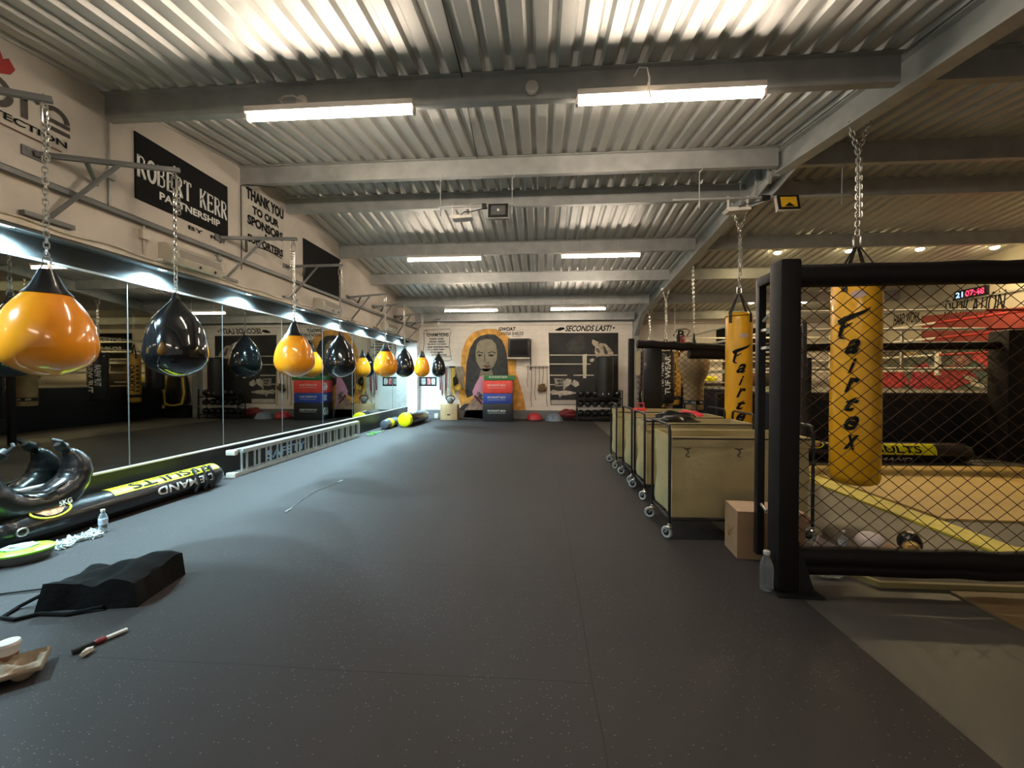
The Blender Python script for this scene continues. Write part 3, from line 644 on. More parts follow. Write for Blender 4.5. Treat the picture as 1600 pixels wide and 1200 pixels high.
# ------------------------------------------------------------------ laundry carts
def cart():
    t = thing('laundry_cart', '', 'laundry cart'); W, Dp, Z0, Z1 = 1.13, .50, .20, .88      # local: x 0..W, y 0..Dp
    f = B(); n = 12
    def wallpt(u, k, z):   # perimeter ring of the sack
        pass
    rings = []
    NZ = 14; N_ = 72
    for zi in range(NZ):
        q = zi/(NZ-1); z = Z0-.02+(Z1-Z0+.02)*q; ring = []; bul = .022*math.sin(PI*q)-(.015 if zi == 0 else 0)
        for k in range(N_):
            s = k/N_*4; side = int(s); fr = s-side
            x, y = [(fr*W, 0), (W, fr*Dp), (W-fr*W, Dp), (0, Dp-fr*Dp)][side]
            nx, ny = [(0, -1), (1, 0), (0, 1), (-1, 0)][side]
            e = bul*math.sin(PI*fr)*1.2+(.022*noise.noise(Vector((x*3+side+z*2, y*3, z*4)))+.009*noise.noise(Vector((x*9-z*9+side, y*9, z*10))))*(1 if 0 < zi < NZ-2 else 0)
            ring.append(Vector((x+nx*e-.0, y+ny*e, z)))
        rings.append(ring)
    vr = [[f.verts.new(v) for v in r] for r in rings]
    for A, C in zip(vr, vr[1:]):
        for k in range(N_): f.faces.new((A[k], A[(k+1) % N_], C[(k+1) % N_], C[k]))
    f.faces.new(vr[0][::-1])
    # thickness: an inner skin
    c = Vector((W/2, Dp/2, 0)); inn = []
    for r in rings[::-1]:
        inn.append([f.verts.new(Vector((c.x+(v.x-c.x)*.975, c.y+(v.y-c.y)*.94, v.z+(.012 if v.z < .3 else 0)))) for v in r])
    for k in range(N_): f.faces.new((vr[-1][k], vr[-1][(k+1) % N_], inn[0][(k+1) % N_], inn[0][k]))
    for A, C in zip(inn, inn[1:]):
        for k in range(N_): f.faces.new((A[k], A[(k+1) % N_], C[(k+1) % N_], C[k]))
    f.faces.new(inn[-1])
    sack = obj('canvas_sack', f, M_canvas, t, angle=.8)
    # folded hem over the rim
    f = B(); 
    for a, b_ in (((-.012, -.012), (W+.012, -.004)), ((W+.004, -.012), (W+.012, Dp+.012)), ((-.012, Dp+.004), (W+.012, Dp+.012)), ((-.012, -.012), (-.004, Dp+.012))):
        box2(f, (a[0], a[1], Z1-.085), (b_[0], b_[1], Z1+.006), .003)
    hem = obj('hem', f, M_canvas, sack)
    f = B()
    for x in (.12, .55, 1.0):
        for y in (-.02, Dp+.02):
            tube(f, [(x-.03, y, Z1-.09), (x, y-.004, Z1-.10), (x+.03, y, Z1-.09)], .004, 6); tube(f, [(x, y, Z1-.10), (x+.012, y-.006, Z1-.13), (x-.012, y-.006, Z1-.15), (x+.02, y, Z1-.17)], .004, 6)
    obj('hook', f, M_dark, sack)
    f = B(); r = .011
    for a, b_ in (((0, -.02), (W, -.02)), ((0, Dp+.02), (W, Dp+.02)), ((-.02, 0), (-.02, Dp)), ((W+.02, 0), (W+.02, Dp)), ((0, Dp/2), (W, Dp/2))):
        tube(f, [(a[0], a[1], Z0-.03), (b_[0], b_[1], Z0-.03)], r, 8)
    obj('frame', f, M_dark, t)
    for a, b_ in (((0, -.022), (W, -.022)), ((0, Dp+.022), (W, Dp+.022))): f = B(); tube(f, [(a[0], a[1], Z1-.01), (b_[0], b_[1], Z1-.01)], .006, 8); obj('rim_wire', f, M_dark, t)
    for s, x in ((0, -.025), (1, W+.025)):
        f = B(); e = -.02 if s == 0 else .02
        tube(f, [(x, -.02, .13), (x, -.02, .93), (x, .0, .975), (x, .04, .985), (x, Dp-.04, .985), (x, Dp, .975), (x, Dp+.02, .93), (x, Dp+.02, .13)], .013, 10); obj('handle', f, M_dark, t)
    for x in (-.025, W+.025):
        for y in (-.02, Dp+.02):
            cs = B(); a = random.uniform(-1.0, .2) if x < 0 else random.uniform(-1, 1)
            R_ = Matrix.Rotation(a, 3, 'Z'); 
            ball(cs, (x, y, .125), .016); lathe(cs, [(.026, 0), (.03, .006), (.02, .016)], (x, y, .098), 16)
            for s in (-1, 1): prism(cs, [Vector((x, y, 0))+R_ @ Vector(p) for p in ((.02, s*.019, .105), (-.02, s*.019, .105), (-.035, s*.019, .05), (-.018, s*.019, .05))], R_ @ Vector((0, s*.003, 0)))
            co = obj('caster', cs, M_chrome, t)
            wf = B(); prof = [(.018, -.008), (.034, -.011), (.044, -.014), (.05, -.009), (.052, 0), (.05, .009), (.044, .014), (.034, .011), (.018, .008)]
            MM = R_ @ Matrix.Rotation(PI/2, 3, 'X'); lathe(wf, prof, Vector((x, y, .052))+R_ @ Vector((-.026, 0, 0)), 24, MM)
            obj('wheel', wf, M_cast, co)
            hb = B(); lathe(hb, [(.016, -.016), (.028, -.0125), (.028, .0125), (.016, .016)], Vector((x, y, .052))+R_ @ Vector((-.026, 0, 0)), 16, MM); obj('hub', hb, M_dark, co)
    return t
c0 = cart(); clab = ['khaki canvas laundry cart nearest the camera', 'khaki laundry cart second from the camera, with a dark garment over its rim',
                     'khaki laundry cart third from the camera, holding something bright pink', 'farthest khaki laundry cart of the row']
for i, (x, y) in enumerate(((1.135, 3.63), (1.20, 4.74), (1.215, 5.47), (1.18, 6.36))):
    o = c0 if i == 0 else copy_tree(c0)
    o.location = (x, y, .006); o.rotation_euler[2] = (0, -.02, .01, -.015)[i]; tag(o, clab[i], 'laundry cart', 'laundry carts in a row')
def cloth_lump(name, c, s, mt, label, cat, seed=0, amp=.5):
    f = B(); g = bmesh.ops.create_icosphere(f, subdivisions=4, radius=1)
    for v in g['verts']:
        n_ = noise.noise(v.co*1.8+Vector((seed, 0, 0))); v.co *= 1+amp*n_
        v.co = Vector((v.co.x*s[0], v.co.y*s[1], max(v.co.z, -.6)*s[2]))+Vector(c)
    return tag(obj(name, f, mt, angle=1.5), label, cat)
cloth_lump('folded_garment', (1.55, 4.98, .84), (.34, .2, .10), M_vinyl, 'black garment heaped in the second laundry cart', 'clothing', 3)
cloth_lump('training_gloves', (2.02, 5.7, .86), (.16, .1, .09), mat('hot_pink', (.85, .06, .09), .6), 'bright pink gloves on top of the third laundry cart', 'gloves', 5)
f = B(); box(f, (1.55, 6.55, .89), (.2, .1, .07), bev=.02); tube(f, [(1.5, 6.5, .92), (1.5, 6.5, 1.0), (1.6, 6.5, 1.0), (1.6, 6.5, .92)], .012); box(f, (1.55, 6.55, .84), (.06, .06, .12))
tag(obj('pink_handled_box', f, mat('hot_pink2', (.8, .06, .06), .6)), 'small pink box with a handle in the farthest laundry cart', 'box')
cloth_lump('black_holdall', (1.75, 5.42, .83), (.3, .12, .14), M_vinyl, 'black bag slung between the second and third laundry carts', 'bag', 9, .3)

# ------------------------------------------------------------------ cage
def wire_panel(a, b_, z0, z1, pw=.118, ph=.098, r=.0028):
    """woven diamond wire between a and b (floor points) from z0 to z1"""
    f = B(); a, b_ = Vector((*a, 0)), Vector((*b_, 0)); U = (b_-a); W = U.length; U.normalize(); n_ = U.cross(Vector((0, 0, 1))); H = z1-z0; sl = ph/pw
    for s in (1, -1):
        k0 = int(-H/sl/pw)-1
        for k in range(k0, int(W/pw)+2):
            u0 = k*pw
            pts = []
            # u from u0 (bottom) to u0+H/sl (top)
            lo = max(0, u0); hi = min(W, u0+H/sl)
            if hi-lo < .02: continue
            def zz(u): return (u-u0)*sl if s == 1 else H-(u-u0)*sl
            p0 = a+U*lo+Vector((0, 0, z0+zz(lo)))+n_*s*.002; p1 = a+U*hi+Vector((0, 0, z0+zz(hi)))+n_*s*.002
            tube(f, [p0, p1], r, 4, cap=False)
    return f
def padbar(bm, a, b_, r, wob=.006, n=14):
    a, b_ = Vector(a), Vector(b_)
    tube(bm, [a+(b_-a)*(i/n)+Vector((wob*noise.noise(Vector((i*.9, a.x, 0))), 0, wob*noise.noise(Vector((i*.9, a.y, 4))))) for i in range(n+1)], [r*(1+.06*noise.noise(Vector((i*1.7, 0, a.z)))) for i in range(n+1)], 12)
t = thing('cage_fence', 'nearest wire mesh cage fence with padded black posts and rails', 'cage fence', (1.59, 2.80, 0)); YP = 0
f = B(); box(f, (.0, 0, 1.09), (.13, .14, 2.14), bev=.02); obj('corner_post', f, M_pad, t, label='thick square padded post')
f = B(); prism(f, [(.066, -.06, .34), (.066, -.06, .012), (.17, -.06, .012)], (0, .012, 0)); box2(f, (-.09, -.12, .006), (.19, .09, .018))
obj('base_foot', f, M_dark, t)
f = B(); padbar(f, (.05, 0, 2.06), (3.0, 0, 2.075), .074); obj('top_rail', f, M_pad, t)
f = B(); padbar(f, (.05, 0, .235), (3.0, 0, .235), .060, .012); padbar(f, (.05, .06, .135), (3.0, .06, .135), .052, .012); obj('bottom_rail', f, M_pad, t)
obj('wire_mesh', wire_panel((.06, 0), (2.95, 0), .25, 2.02), M_mesh, t, False)
f = B(); box(f, (3.0, 0, 1.09), (.12, .12, 2.1), bev=.02); obj('post', f, M_pad, t)
t = thing('cage_gate_post', 'slimmer black post with latch just left of the thick cage post', 'cage post', (1.655, 3.22, 0))
f = B(); box(f, (0, 0, 1.10), (.055, .055, 2.08), bev=.01); obj('post', f, M_dark, t)
f = B(); box2(f, (-.03, -.30, 2.08), (.03, .0, 2.15), .008); obj('top_link', f, M_pad, t)
f = B()
for z in (1.75, 1.62): box(f, (0, -.06, z), (.03, .09, .02)); 
tube(f, [(0, -.03, .45), (.0, -.1, .42), (0, -.16, .45)], .012, 8); tube(f, [(0, -.035, 1.82), (.01, -.1, 1.86), (0, -.2, 1.8)], .012)
obj('latch', f, M_chrome, t)
f = B()
for k in range(26): ring_link(f, (.03, -.10, .5+k*.045), .05, .03, .0035, Vector((0, 0, 1)), Vector((1, 0, 0)) if k % 2 else Vector((0, 1, 0)))
obj('chain', f, M_chrome, t)
# side panel running back at an angle
A, Bp = (2.68, 4.38), (4.30, 7.35)
t = thing('cage_fence', 'wire mesh cage side fence running away behind the thick post', 'cage fence', (0, 0, 0))
f = B(); tube(f, [(*A, .006), (*A, 1.95)], .022, 10); obj('post', f, M_dark, t)
obj('wire_mesh', wire_panel(A, Bp, .42, 1.95), M_mesh, t, False)
f = B(); tube(f, [(*A, .42), (*Bp, .42)], .018, 8); obj('lower_rail', f, M_dark, t)
f = B(); tube(f, [(*A, 1.95), (*Bp, 1.95)], .02, 8); obj('upper_rail', f, M_dark, t)
# far panel
t = thing('cage_fence', 'long far cage side with padded top rail, seen between the laundry carts and the ring', 'cage fence', (1.62, 7.5, 0))
f = B(); box(f, (0, 0, 1.06), (.10, .10, 2.08), bev=.02); obj('post', f, M_pad, t)
f = B(); padbar(f, (.1, -.02, 2.0), (1.9, 0, 1.9), .075, .02); padbar(f, (1.8, 0, 1.93), (6.3, 0, 1.95), .07, .015); obj('top_rail', f, M_pad, t)
f = B(); padbar(f, (1.0, -.02, 1.82), (2.0, -.02, 1.80), .085, .02, 8); obj('sagging_pad', f, M_pad, t)
f = B(); box2(f, (.20, -.05, .55), (.53, .06, 1.93), .03)
for v in f.verts: v.co += Vector((0, .03*noise.noise(v.co*3), 0))
obj('hanging_pad', f, M_vinyl, t)
f = B(); box2(f, (.08, -.02, 1.45), (.16, 0, 1.86), .005); obj('paper_notice', f, mat('notice_paper', (.6, .55, .35), .8), t)
obj('wire_mesh', wire_panel((.1, 0), (6.3, 0), 1.0, 1.92, r=.0035), M_mesh, t, False)
f = B(); box2(f, (1.55, .1, .006), (2.3, .2, 1.12), .01); obj('lower_pad', f, M_pad, t)
f = B(); box(f, (6.3, 0, 1.1), (.42, .34, 2.2), bev=.05); obj('corner_pad', f, M_pad, t, label='wide black square corner pad')
f = B(); box(f, (2.6, .0, 1.05), (.07, .07, 1.95), bev=.01); obj('post', f, M_dark, t)
f = B(); box(f, (3.05, .0, .95), (.06, .06, 1.6), bev=.01); obj('post', f, M_dark, t)

# ------------------------------------------------------------------ boxing ring
t = thing('boxing_ring', 'raised boxing ring with white and red ropes and black apron at the right', 'boxing ring', (0, 0, 0))
RX0, RX1, RY0, RY1 = 4.4, 8.8, 8.0, 13.1
f = B(); box2(f, (RX0-.2, RY0-.1, .006), (RX1+.3, RY1+.3, 1.10), .01); obj('apron', f, mat('navy_apron', (.006, .007, .012), .6), t)
f = B(); box2(f, (RX0-.2, RY0-.1, 1.10), (RX1+.3, RY1+.3, 1.13), .01); obj('canvas', f, mat('ring_canvas', (.10, .095, .08), .8), t)
M_rw = mat('white_rope', (.70, .66, .55), .5); M_rr = mat('red_rope', (.35, .02, .015), .5)
for z in (1.56, 1.90, 2.28, 2.62):
    for a, b_, mm in (((RX0, RY0), (RX0+3.6, RY0), M_rw), ((RX0+3.6, RY0), (RX1, RY0), M_rr), ((RX0, RY1), (RX1, RY1), M_rw), ((RX0, RY0), (RX0, RY1), M_rw), ((RX1, RY1), (RX1, 9.8), M_rw), ((RX1, 9.8), (RX1, RY0), M_rr)):
        f = B(); tube(f, [(*a, z), (*b_, z)], .026, 8); obj('rope', f, mm, t, label='red rope length' if mm is M_rr else None)
for x, y, mm in ((RX0, RY0, M_pad), (RX1, RY0, M_rr), (RX0, RY1, M_rr), (RX1, RY1, M_rw)):
    f = B(); tube(f, [(x+.1*(1 if x > 6 else -1), y+.1*(1 if y > 10 else -1), .006), (x+.1*(1 if x > 6 else -1), y+.1*(1 if y > 10 else -1), 2.75)], .05, 14); obj('corner_post', f, M_dark, t)
    f = B(); box(f, (x, y, 2.0), (.12, .12, 1.4), Matrix.Rotation(PI/4, 3, 'Z'), .02); obj('corner_pad', f, mm, t)
for y in (9.75,):
    f = B(); box2(f, (RX1-.03, y-.05, 1.45), (RX1+.03, y+.05, 2.1), .01); obj('rope_spacer', f, M_rw, t)
for x in (6.6,):
    f = B(); box2(f, (x-.015, RY0-.02, 1.55), (x+.015, RY0+.02, 2.3)); obj('rope_spacer', f, M_rw, t)

# ------------------------------------------------------------------ mats under the cage
def matthing(pts, h, mt, label, z=0.0, name='floor_mat'):
    f = B(); prism(f, [(x, y, z) for x, y in pts], (0, 0, h)); return tag(obj(name, f, mt, smooth=False), label, 'mat')
M_tan = mat('tan_mat', (.62, .42, .12), .55, var=.08, scale=3); M_lemon = mat('lemon_mat', (.72, .62, .06), .5)
matthing([(3.95, 4.28), (7.4, 4.15), (7.4, 6.9), (3.95, 6.7)], .02, M_tan, 'big tan training mat on the floor inside the cage')
matthing([(3.60, 3.42), (3.86, 3.42), (3.90, 6.6), (3.60, 6.6)], .02, M_lemon, 'lemon yellow mat strip crossing the cage floor')
matthing([(3.86, 3.42), (7.4, 3.3), (7.4, 3.5), (3.86, 3.6)], .02, M_lemon, 'lemon yellow mat strip along the front of the cage floor')
matthing([(2.66, -.6), (5.2, -.6), (5.2, 2.84), (2.66, 2.84)], .012, mat('ply_mat', (.22, .14, .06), .6, var=.15), 'brownish tan board at the right lower corner of the picture')
t = thing('cage_base_board', 'black board with pale edge lying under the nearest cage panel', 'board', (0, 0, 0))
f = B(); prism(f, [(2.16, 3.10, 0), (2.28, 2.91, 0), (5.2, 2.91, 0), (5.2, 3.3, 0), (2.16, 3.3, 0)], (0, 0, .03)); obj('board', f, M_pad, t, False)
f = B(); prism(f, [(2.10, 3.12, 0), (2.26, 2.875, 0), (5.2, 2.875, 0), (5.2, 2.905, 0), (2.28, 2.905, 0), (2.155, 3.105, 0)], (0, 0, .034)); obj('edge_strip', f, mat('pale_edge', (.24, .19, .07), .6), t, False)

# ------------------------------------------------------------------ lying bags with lettering
def lying_bag(p0, p1, r, label, letters, facing, tilt=0):
    """long bag on the floor from p0 to p1; facing = sideways direction (+1 right of the run)"""
    a, b_ = Vector((*p0, r)), Vector((*p1, r)); d = (b_-a); L_ = d.length; d.normalize(); s = Vector((d.y, -d.x, 0))*facing; up = Vector((0, 0, 1))
    t = thing('floor_banana_bag', label, 'punch bag', (0, 0, .006), 0, 'black and yellow banana bags lying on the floor')
    f = B(); M = Matrix((s, up, d)).transposed()
    prof = [(.03, 0), (r*.6, .015), (r*.9, .07), (r*.97, .15), (r, .3), (r*.99, L_*.5), (r, L_-.15), (r*.95, L_-.06), (r*.7, L_), (.02, L_+.005)]
    def wr(v, tt):
        k = 1-.05*max(0, 1-v.z/.35)*abs(math.sin(9*tt)); return Vector((v.x*k, v.y*k, v.z))
    lathe(f, prof, a, 40, M, sq=wr); obj('bag_body', f, M_vinyl, t, angle=1)
    def fn(lon, ang, rr=r+.004): return a+d*lon+(s*math.cos(ang)+up*math.sin(ang))*rr
    f = B(); n = 8; A0, A1 = math.radians(40-tilt), math.radians(112-tilt); lo, hi = letters[0]
    g = [[f.verts.new(fn(lo+(hi-lo)*j/12, A0+(A1-A0)*i/n)) for i in range(n+1)] for j in range(13)]
    for j in range(12):
        for i in range(n): f.faces.new((g[j][i], g[j][i+1], g[j+1][i+1], g[j+1][i]))
    stripe = obj('yellow_stripe', f, M_yell, t, angle=1)
    flip = letters[1]
    def tx(body, lon, wd, ht, ang, mt, nm, parent):
        f = B(); text_bm(f, body, wd, ht, (lambda u, v: fn(lon-u*flip, ang-v*flip/r, r+.008)) if flip > 0 else (lambda u, v: fn(lon-u*flip, ang-v*flip/r, r+.008)), bold=.02, sub=.05); obj(nm, f, mt, parent, False)
    tx('RESULTS', letters[2], .95, .10 if not tilt else .12, math.radians(66-tilt*.9), M_paint, 'lettering', stripe)
    tx('DEMAND', letters[3], .72, .085, math.radians(8-tilt), M_wtext, 'lettering', t)
    f = B(); ring = [fn(.36+.14*math.cos(q), math.radians(52)+.50*math.sin(q), r+.006) for q in [2*PI*k/28 for k in range(28)]]
    tube(f, ring, .008, 6, closed=True); em = obj('emblem_ring', f, M_yell, t)
    f = B(); poly(f, [fn(.36+.105*math.cos(q)*(1+.2*math.sin(3*q)), math.radians(52)+.36*math.sin(q), r+.006) for q in [2*PI*k/20 for k in range(20)]]); obj('emblem_patch', f, mat('rust_patch', (.35, .16, .06), .6, var=.6, scale=30), t, False)
    f = B(); ring_link(f, fn(.12, math.radians(5), r+.02), .07, .06, .007, d, up, 12, 6); obj('ring', f, M_chrome, t)
    return t, fn
t, fn = lying_bag((-4.30, 2.86), (-4.23, 5.06), .142, 'black and yellow banana bag lying by the mirror kick board at the left', ((.86, 2.12), 1, 1.52, 1.62), 1)
f = B()
for lon in (1.75, 1.88, 1.98): tube(f, [fn(lon, math.radians(60), .175), fn(lon-.02, math.radians(30), .18), fn(lon, math.radians(-5), .18), fn(lon-.03, math.radians(-35), .18)], .018, 6)
obj('strap', f, M_dark, t)
lying_bag((4.2, 7.28), (7.0, 7.22), .16, 'black and yellow banana bag lying at the far side of the cage floor', ((.6, 2.2), -1, 1.5, 1.5), 1, 48)

# horseshoe shaped training bag leaning on the mirror
t = thing('bulgarian_bag', 'black horseshoe shaped leather training bag leaning on the nearest mirror', 'training bag', (0, 0, 0)); f = B()
pts = []; rr = []; n = 36; c = Vector((-4.32, 3.20, .565))
for i in range(n+1):
    a = math.radians(-222+(262)*i/n); k = abs(i/n-.5)*2
    pts.append(c+Vector((-.02,   .33*math.cos(a), .26*math.sin(a)*1.0))); rr.append((.10*(1-k**4)+.035)*(1+.10*noise.noise(Vector((i*1.3, 0, 0)))))
tube(f, pts, rr, 18); obj('body', f, M_vinyl, t, angle=1.2)
for s in (0, -1):
    f = B(); p = pts[s]; q = pts[1 if s == 0 else -2]; d = (p-q).normalized()
    tube(f, [p, p+d*.05, p+d*.1], [.03, .05, .03], 10); tube(f, [p+d*.04+Vector((.03, 0, 0)), p+d*.12+Vector((.05, 0, .01)), p+d*.16], .014, 8); obj('handle', f, M_dark, t)
f = B(); text_bm(f, '5KG', .10, .045, flat((c.x+.118, c.y+.13, .30), (0, 1, .1), (-.25, 0, 1)), bold=.03); obj('lettering', f, M_wtext, t, False)
f = B(); tube(f, [(c.x+.04, 3.0, .47), (c.x+.1, 3.2, .42), (c.x+.06, 3.4, .47)], .012, 6); obj('strap', f, M_dark, t)

# ladder on its side
t = thing('ladder', 'aluminium extension ladder lying on its side along the kick board', 'ladder', (-4.30, 5.44, .006)); L_ = 3.98
for k, (z, nm) in enumerate(((.03, 0), (.345, 1))):
    f = B(); box2(f, (-.07, 0, z-.028), (-.02, L_, z+.028), .004); box2(f, (.005, .12 if k else 0, z-.03), (.055, L_-.1, z+.03), .004); obj('stile', f, M_alu, t)
for j in range(15):
    f = B(); y = .12+j*.265; tube(f, [(.03, y, .03), (.03, y, .345)], .016, 8); obj('rung', f, M_alu, t)
    f = B(); tube(f, [(.012, y+.13, .03), (.012, y+.13, .345)], .016, 8); obj('rung', f, M_alu, t)
f = B(); text_bm(f, 'SAFETY', 1.05, .14, flat((-.014, 1.25, .17), *LW), bold=.02); obj('lettering', f, mat('blue_print', (.25, .52, .80), .5), t, False)
for z in (.03, .345):
    f = B(); box2(f, (-.075, -.05, z-.035), (.06, .01, z+.035), .008); obj('foot', f, M_plast, t)

# bottle, chain, green pad, holdall, tray, cup, pen
def bottle(loc, label, lay=None, h=.2, dirt=0):
    t = thing('water_bottle', label, 'bottle', loc, 0, None); r = h*.155; f = B()
    M = Matrix.Rotation(lay, 3, 'X') if lay else None
    lathe(f, [(r*.5, 0), (r*.9, .004), (r, .02), (r*.93, h*.3), (r, h*.36), (r, h*.6), (r*.9, h*.7), (r*.45, h*.86), (r*.42, h*.92)], n=20, M=M); obj('bottle_body', f, M_clear, t, angle=1)
    if not dirt: f = B(); lathe(f, [(r*1.01, h*.36), (r*1.02, h*.58)], n=20, M=M); obj('label_band', f, mat('bottle_label', (.45, .50, .60), .5, var=.5, scale=40), t)
    f = B(); lathe(f, [(r*.5, h*.91), (r*.5, h*.99), (r*.4, h)], n=16, M=M); obj('cap', f, M_fix, t)
bottle((-3.93, 3.40, .006), 'small clear water bottle standing before the black and yellow bag at the left', h=.21)
bottle((1.48, 2.78, .006), 'clear crumpled water bottle standing at the foot of the thick cage post', h=.26, dirt=1)
bottle((2.36, 3.36, .006), 'clear water bottle between the cardboard box and the white glove', h=.20)
f = B(); q = Vector((-3.92, 3.02, .02)); hd = 1.1
for k in range(150):
    hd += random.uniform(-1.2, 1.2); st = Vector((math.cos(hd), math.sin(hd), 0))*.026; nq = q+st
    cx = -3.93+.03*math.sin(k*.3); cy = 3.02+.36*(k/150); nq.x += (cx-nq.x)*.25; nq.y += (cy-nq.y)*.3; nq.z = .016+.02*random.random()
    ax = (nq-q).normalized(); s1 = ax.cross(Vector((0, 0, 1))).normalized()
    ring_link(f, nq, .044, .028, .0042, ax, s1 if k % 2 else Vector((0, 0, 1)), 8, 4); q = nq
tag(obj('loose_chain', f, mat('zinc_chain', (.68, .74, .72), .35, .5)), 'heap of pale steel chain on the floor beside the small bottle', 'chain')
t = thing('green_rimmed_pad', 'lime green rimmed oval pad with grey underside at the left edge', 'pad', (-3.93, 2.83, .006), .9)
f = B(); lathe(f, [(.11, 0), (.135, .03), (.14, .075), (.12, .085)], n=36, sq=lambda v, tt: Vector((v.x*1.15, v.y*.9, v.z))); obj('base', f, mat('grey_pad_side', (.10, .11, .11), .6), t)
f = B(); lathe(f, [(.145, .07), (.15, .085), (.13, .10), (.06, .105)], n=36, sq=lambda v, tt: Vector((v.x*1.15, v.y*.9, v.z))); obj('rim', f, mat('lime_rim', (.28, .85, .03), .4), t)
f = B(); ball(f, (-.02, .01, .105), .09, (1.1, .8, .28), wob=.3); obj('cushion', f, mat('pale_cushion', (.30, .36, .34), .6), t)
cloth_lump('plastic_wrapper', (-4.02, 2.70, .03), (.1, .06, .04), M_clear, 'crumpled clear plastic wrapper beside the lime green rimmed pad', 'wrapper', 22)
# black holdall: soft box
t = thing('holdall', 'black soft holdall slumped on the rubber floor in the left foreground', 'bag', (-2.75, 2.46, .006), .16)
f = B(); n = 14; 
g = bmesh.ops.create_grid(f, x_segments=22, y_segments=14, size=.5)
top = list(f.verts)
ex = bmesh.ops.extrude_face_region(f, geom=list(f.faces)); lowv = [v for v in ex['geom'] if isinstance(v, bmesh.types.BMVert)]
for v in lowv: v.co.z = -1
for v in f.verts:
    x, y, low = v.co.x*2, v.co.y*2, v.co.z < -.5
    ed = max(abs(x), abs(y)); zt = .165+.05*math.sin(x*2.3+.4)*(.5+.5*y)+.05*noise.noise(Vector((x*1.4, y*1.3, 3)))-.05*max(0, (1-abs(x-.15)*3))
    v.co = Vector((x*(.265+(.02 if low else 0)), y*(.19+(.02 if low else 0)), .0 if low else zt*(1-.12*ed**6)))
    v.co += Vector((noise.noise(v.co*5), noise.noise(v.co*5+Vector((9, 0, 0))), 0))*.02
es = [e for e in f.edges]
M_fab = mat('black_nylon', (.007, .007, .007), .85, spec=.15, bump=.3, bscale=18)
obj('bag_body', f, M_fab, t, angle=.9)
f = B(); tube(f, [(-.33, -.10, .06), (-.42, -.16, .012), (-.40, -.27, .01), (-.30, -.30, .01), (-.22, -.25, .012), (-.05, -.27, .012), (.10, -.22, .02)], .011, 6); obj('strap', f, M_fab, t)
f = B(); box(f, (0, .0, .175), (.5, .012, .008)); 
# drink carrier
t = thing('drink_carrier', 'moulded brown cardboard drink carrier at the left edge', 'drink carrier', (-2.46, 1.70, .006), .75)
f = B(); nx, ny = 30, 30; vs = {}
for i in range(nx+1):
    for j in range(ny+1):
        x = -.13+.26*i/nx; y = -.10+.20*j/ny; e = max(abs(x)/.13, abs(y)/.10)
        z = .042
        for sx in (-1, 1):
            for sy in (-1, 1):
                dd = math.hypot(x-sx*.062, (y-sy*.048))
                if dd < .045: z = .006+.04*(dd/.045)**3
        z += .03*max(0, 1-math.hypot(x, y)/.035)
        if e > .90: z = .062
        if e > .98: z = .045
        vs[i, j] = f.verts.new((x, y, z))
for i in range(nx):
    for j in range(ny): f.faces.new((vs[i, j], vs[i+1, j], vs[i+1, j+1], vs[i, j+1]))
o = obj('tray', f, mat('pulp_card', (.30, .23, .16), .9, bump=.3, bscale=60), t, angle=1.2); md = o.modifiers.new('s', 'SOLIDIFY'); md.thickness = .004
t = thing('paper_cup', 'white paper cup with brown lower half standing by the drink carrier', 'cup', (-2.555, 1.775, .006))
f = B(); lathe(f, [(.028, 0), (.036, .07)], n=28); obj('sleeve', f, mat('brown_sleeve', (.20, .10, .05), .8), t)
f = B(); lathe(f, [(.036, .07), (.041, .108), (.044, .112), (.040, .125), (.034, .127)], n=28); obj('cup_wall', f, mat('cup_white', (.62, .56, .54), .6), t)
t = thing('marker_pen', 'red and white marker with black cap lying past the drink carrier', 'marker', (-2.31, 1.97, .02), 1.15)
f = B(); box2(f, (.03, -.012, -.006), (.115, .012, .006), .003); obj('white_end', f, M_fix, t)
f = B(); ball(f, (.005, 0, 0), .02, (1.4, .8, .7)); obj('red_middle', f, mat('dark_red', (.22, .02, .02), .4), t)
f = B(); tube(f, [(-.02, 0, 0), (-.1, .0, 0)], .013, 8); obj('cap', f, M_dark, t)
t2 = cloth_lump('white_tag', (-2.275, 1.885, .02), (.012, .03, .018), M_fix, 'tiny white torn tag touching the marker', 'tag', 2, .3)
f = B(); tube(f, [(-3.46, 2.36, .015), (-3.24, 2.44, .018), (-3.10, 2.52, .012)], .006, 6)
tag(obj('strap_end', f, M_dark), 'thin black strap lying at the left edge near the holdall', 'strap')
f = B(); tube(f, [(-2.62, 4.02, .01), (-2.7, 4.4, .01), (-2.75, 4.8, .012), (-2.68, 5.3, .01)], .004, 5); box(f, (-2.64, 4.1, .012), (.02, .1, .004)); box(f, (-2.68, 5.3, .012), (.03, .1, .004))
tag(obj('tape_strip', f, mat('pale_tape', (.3, .32, .32), .6)), 'thin pale scrap of tape on the floor between the ladder and the seam', 'tape')

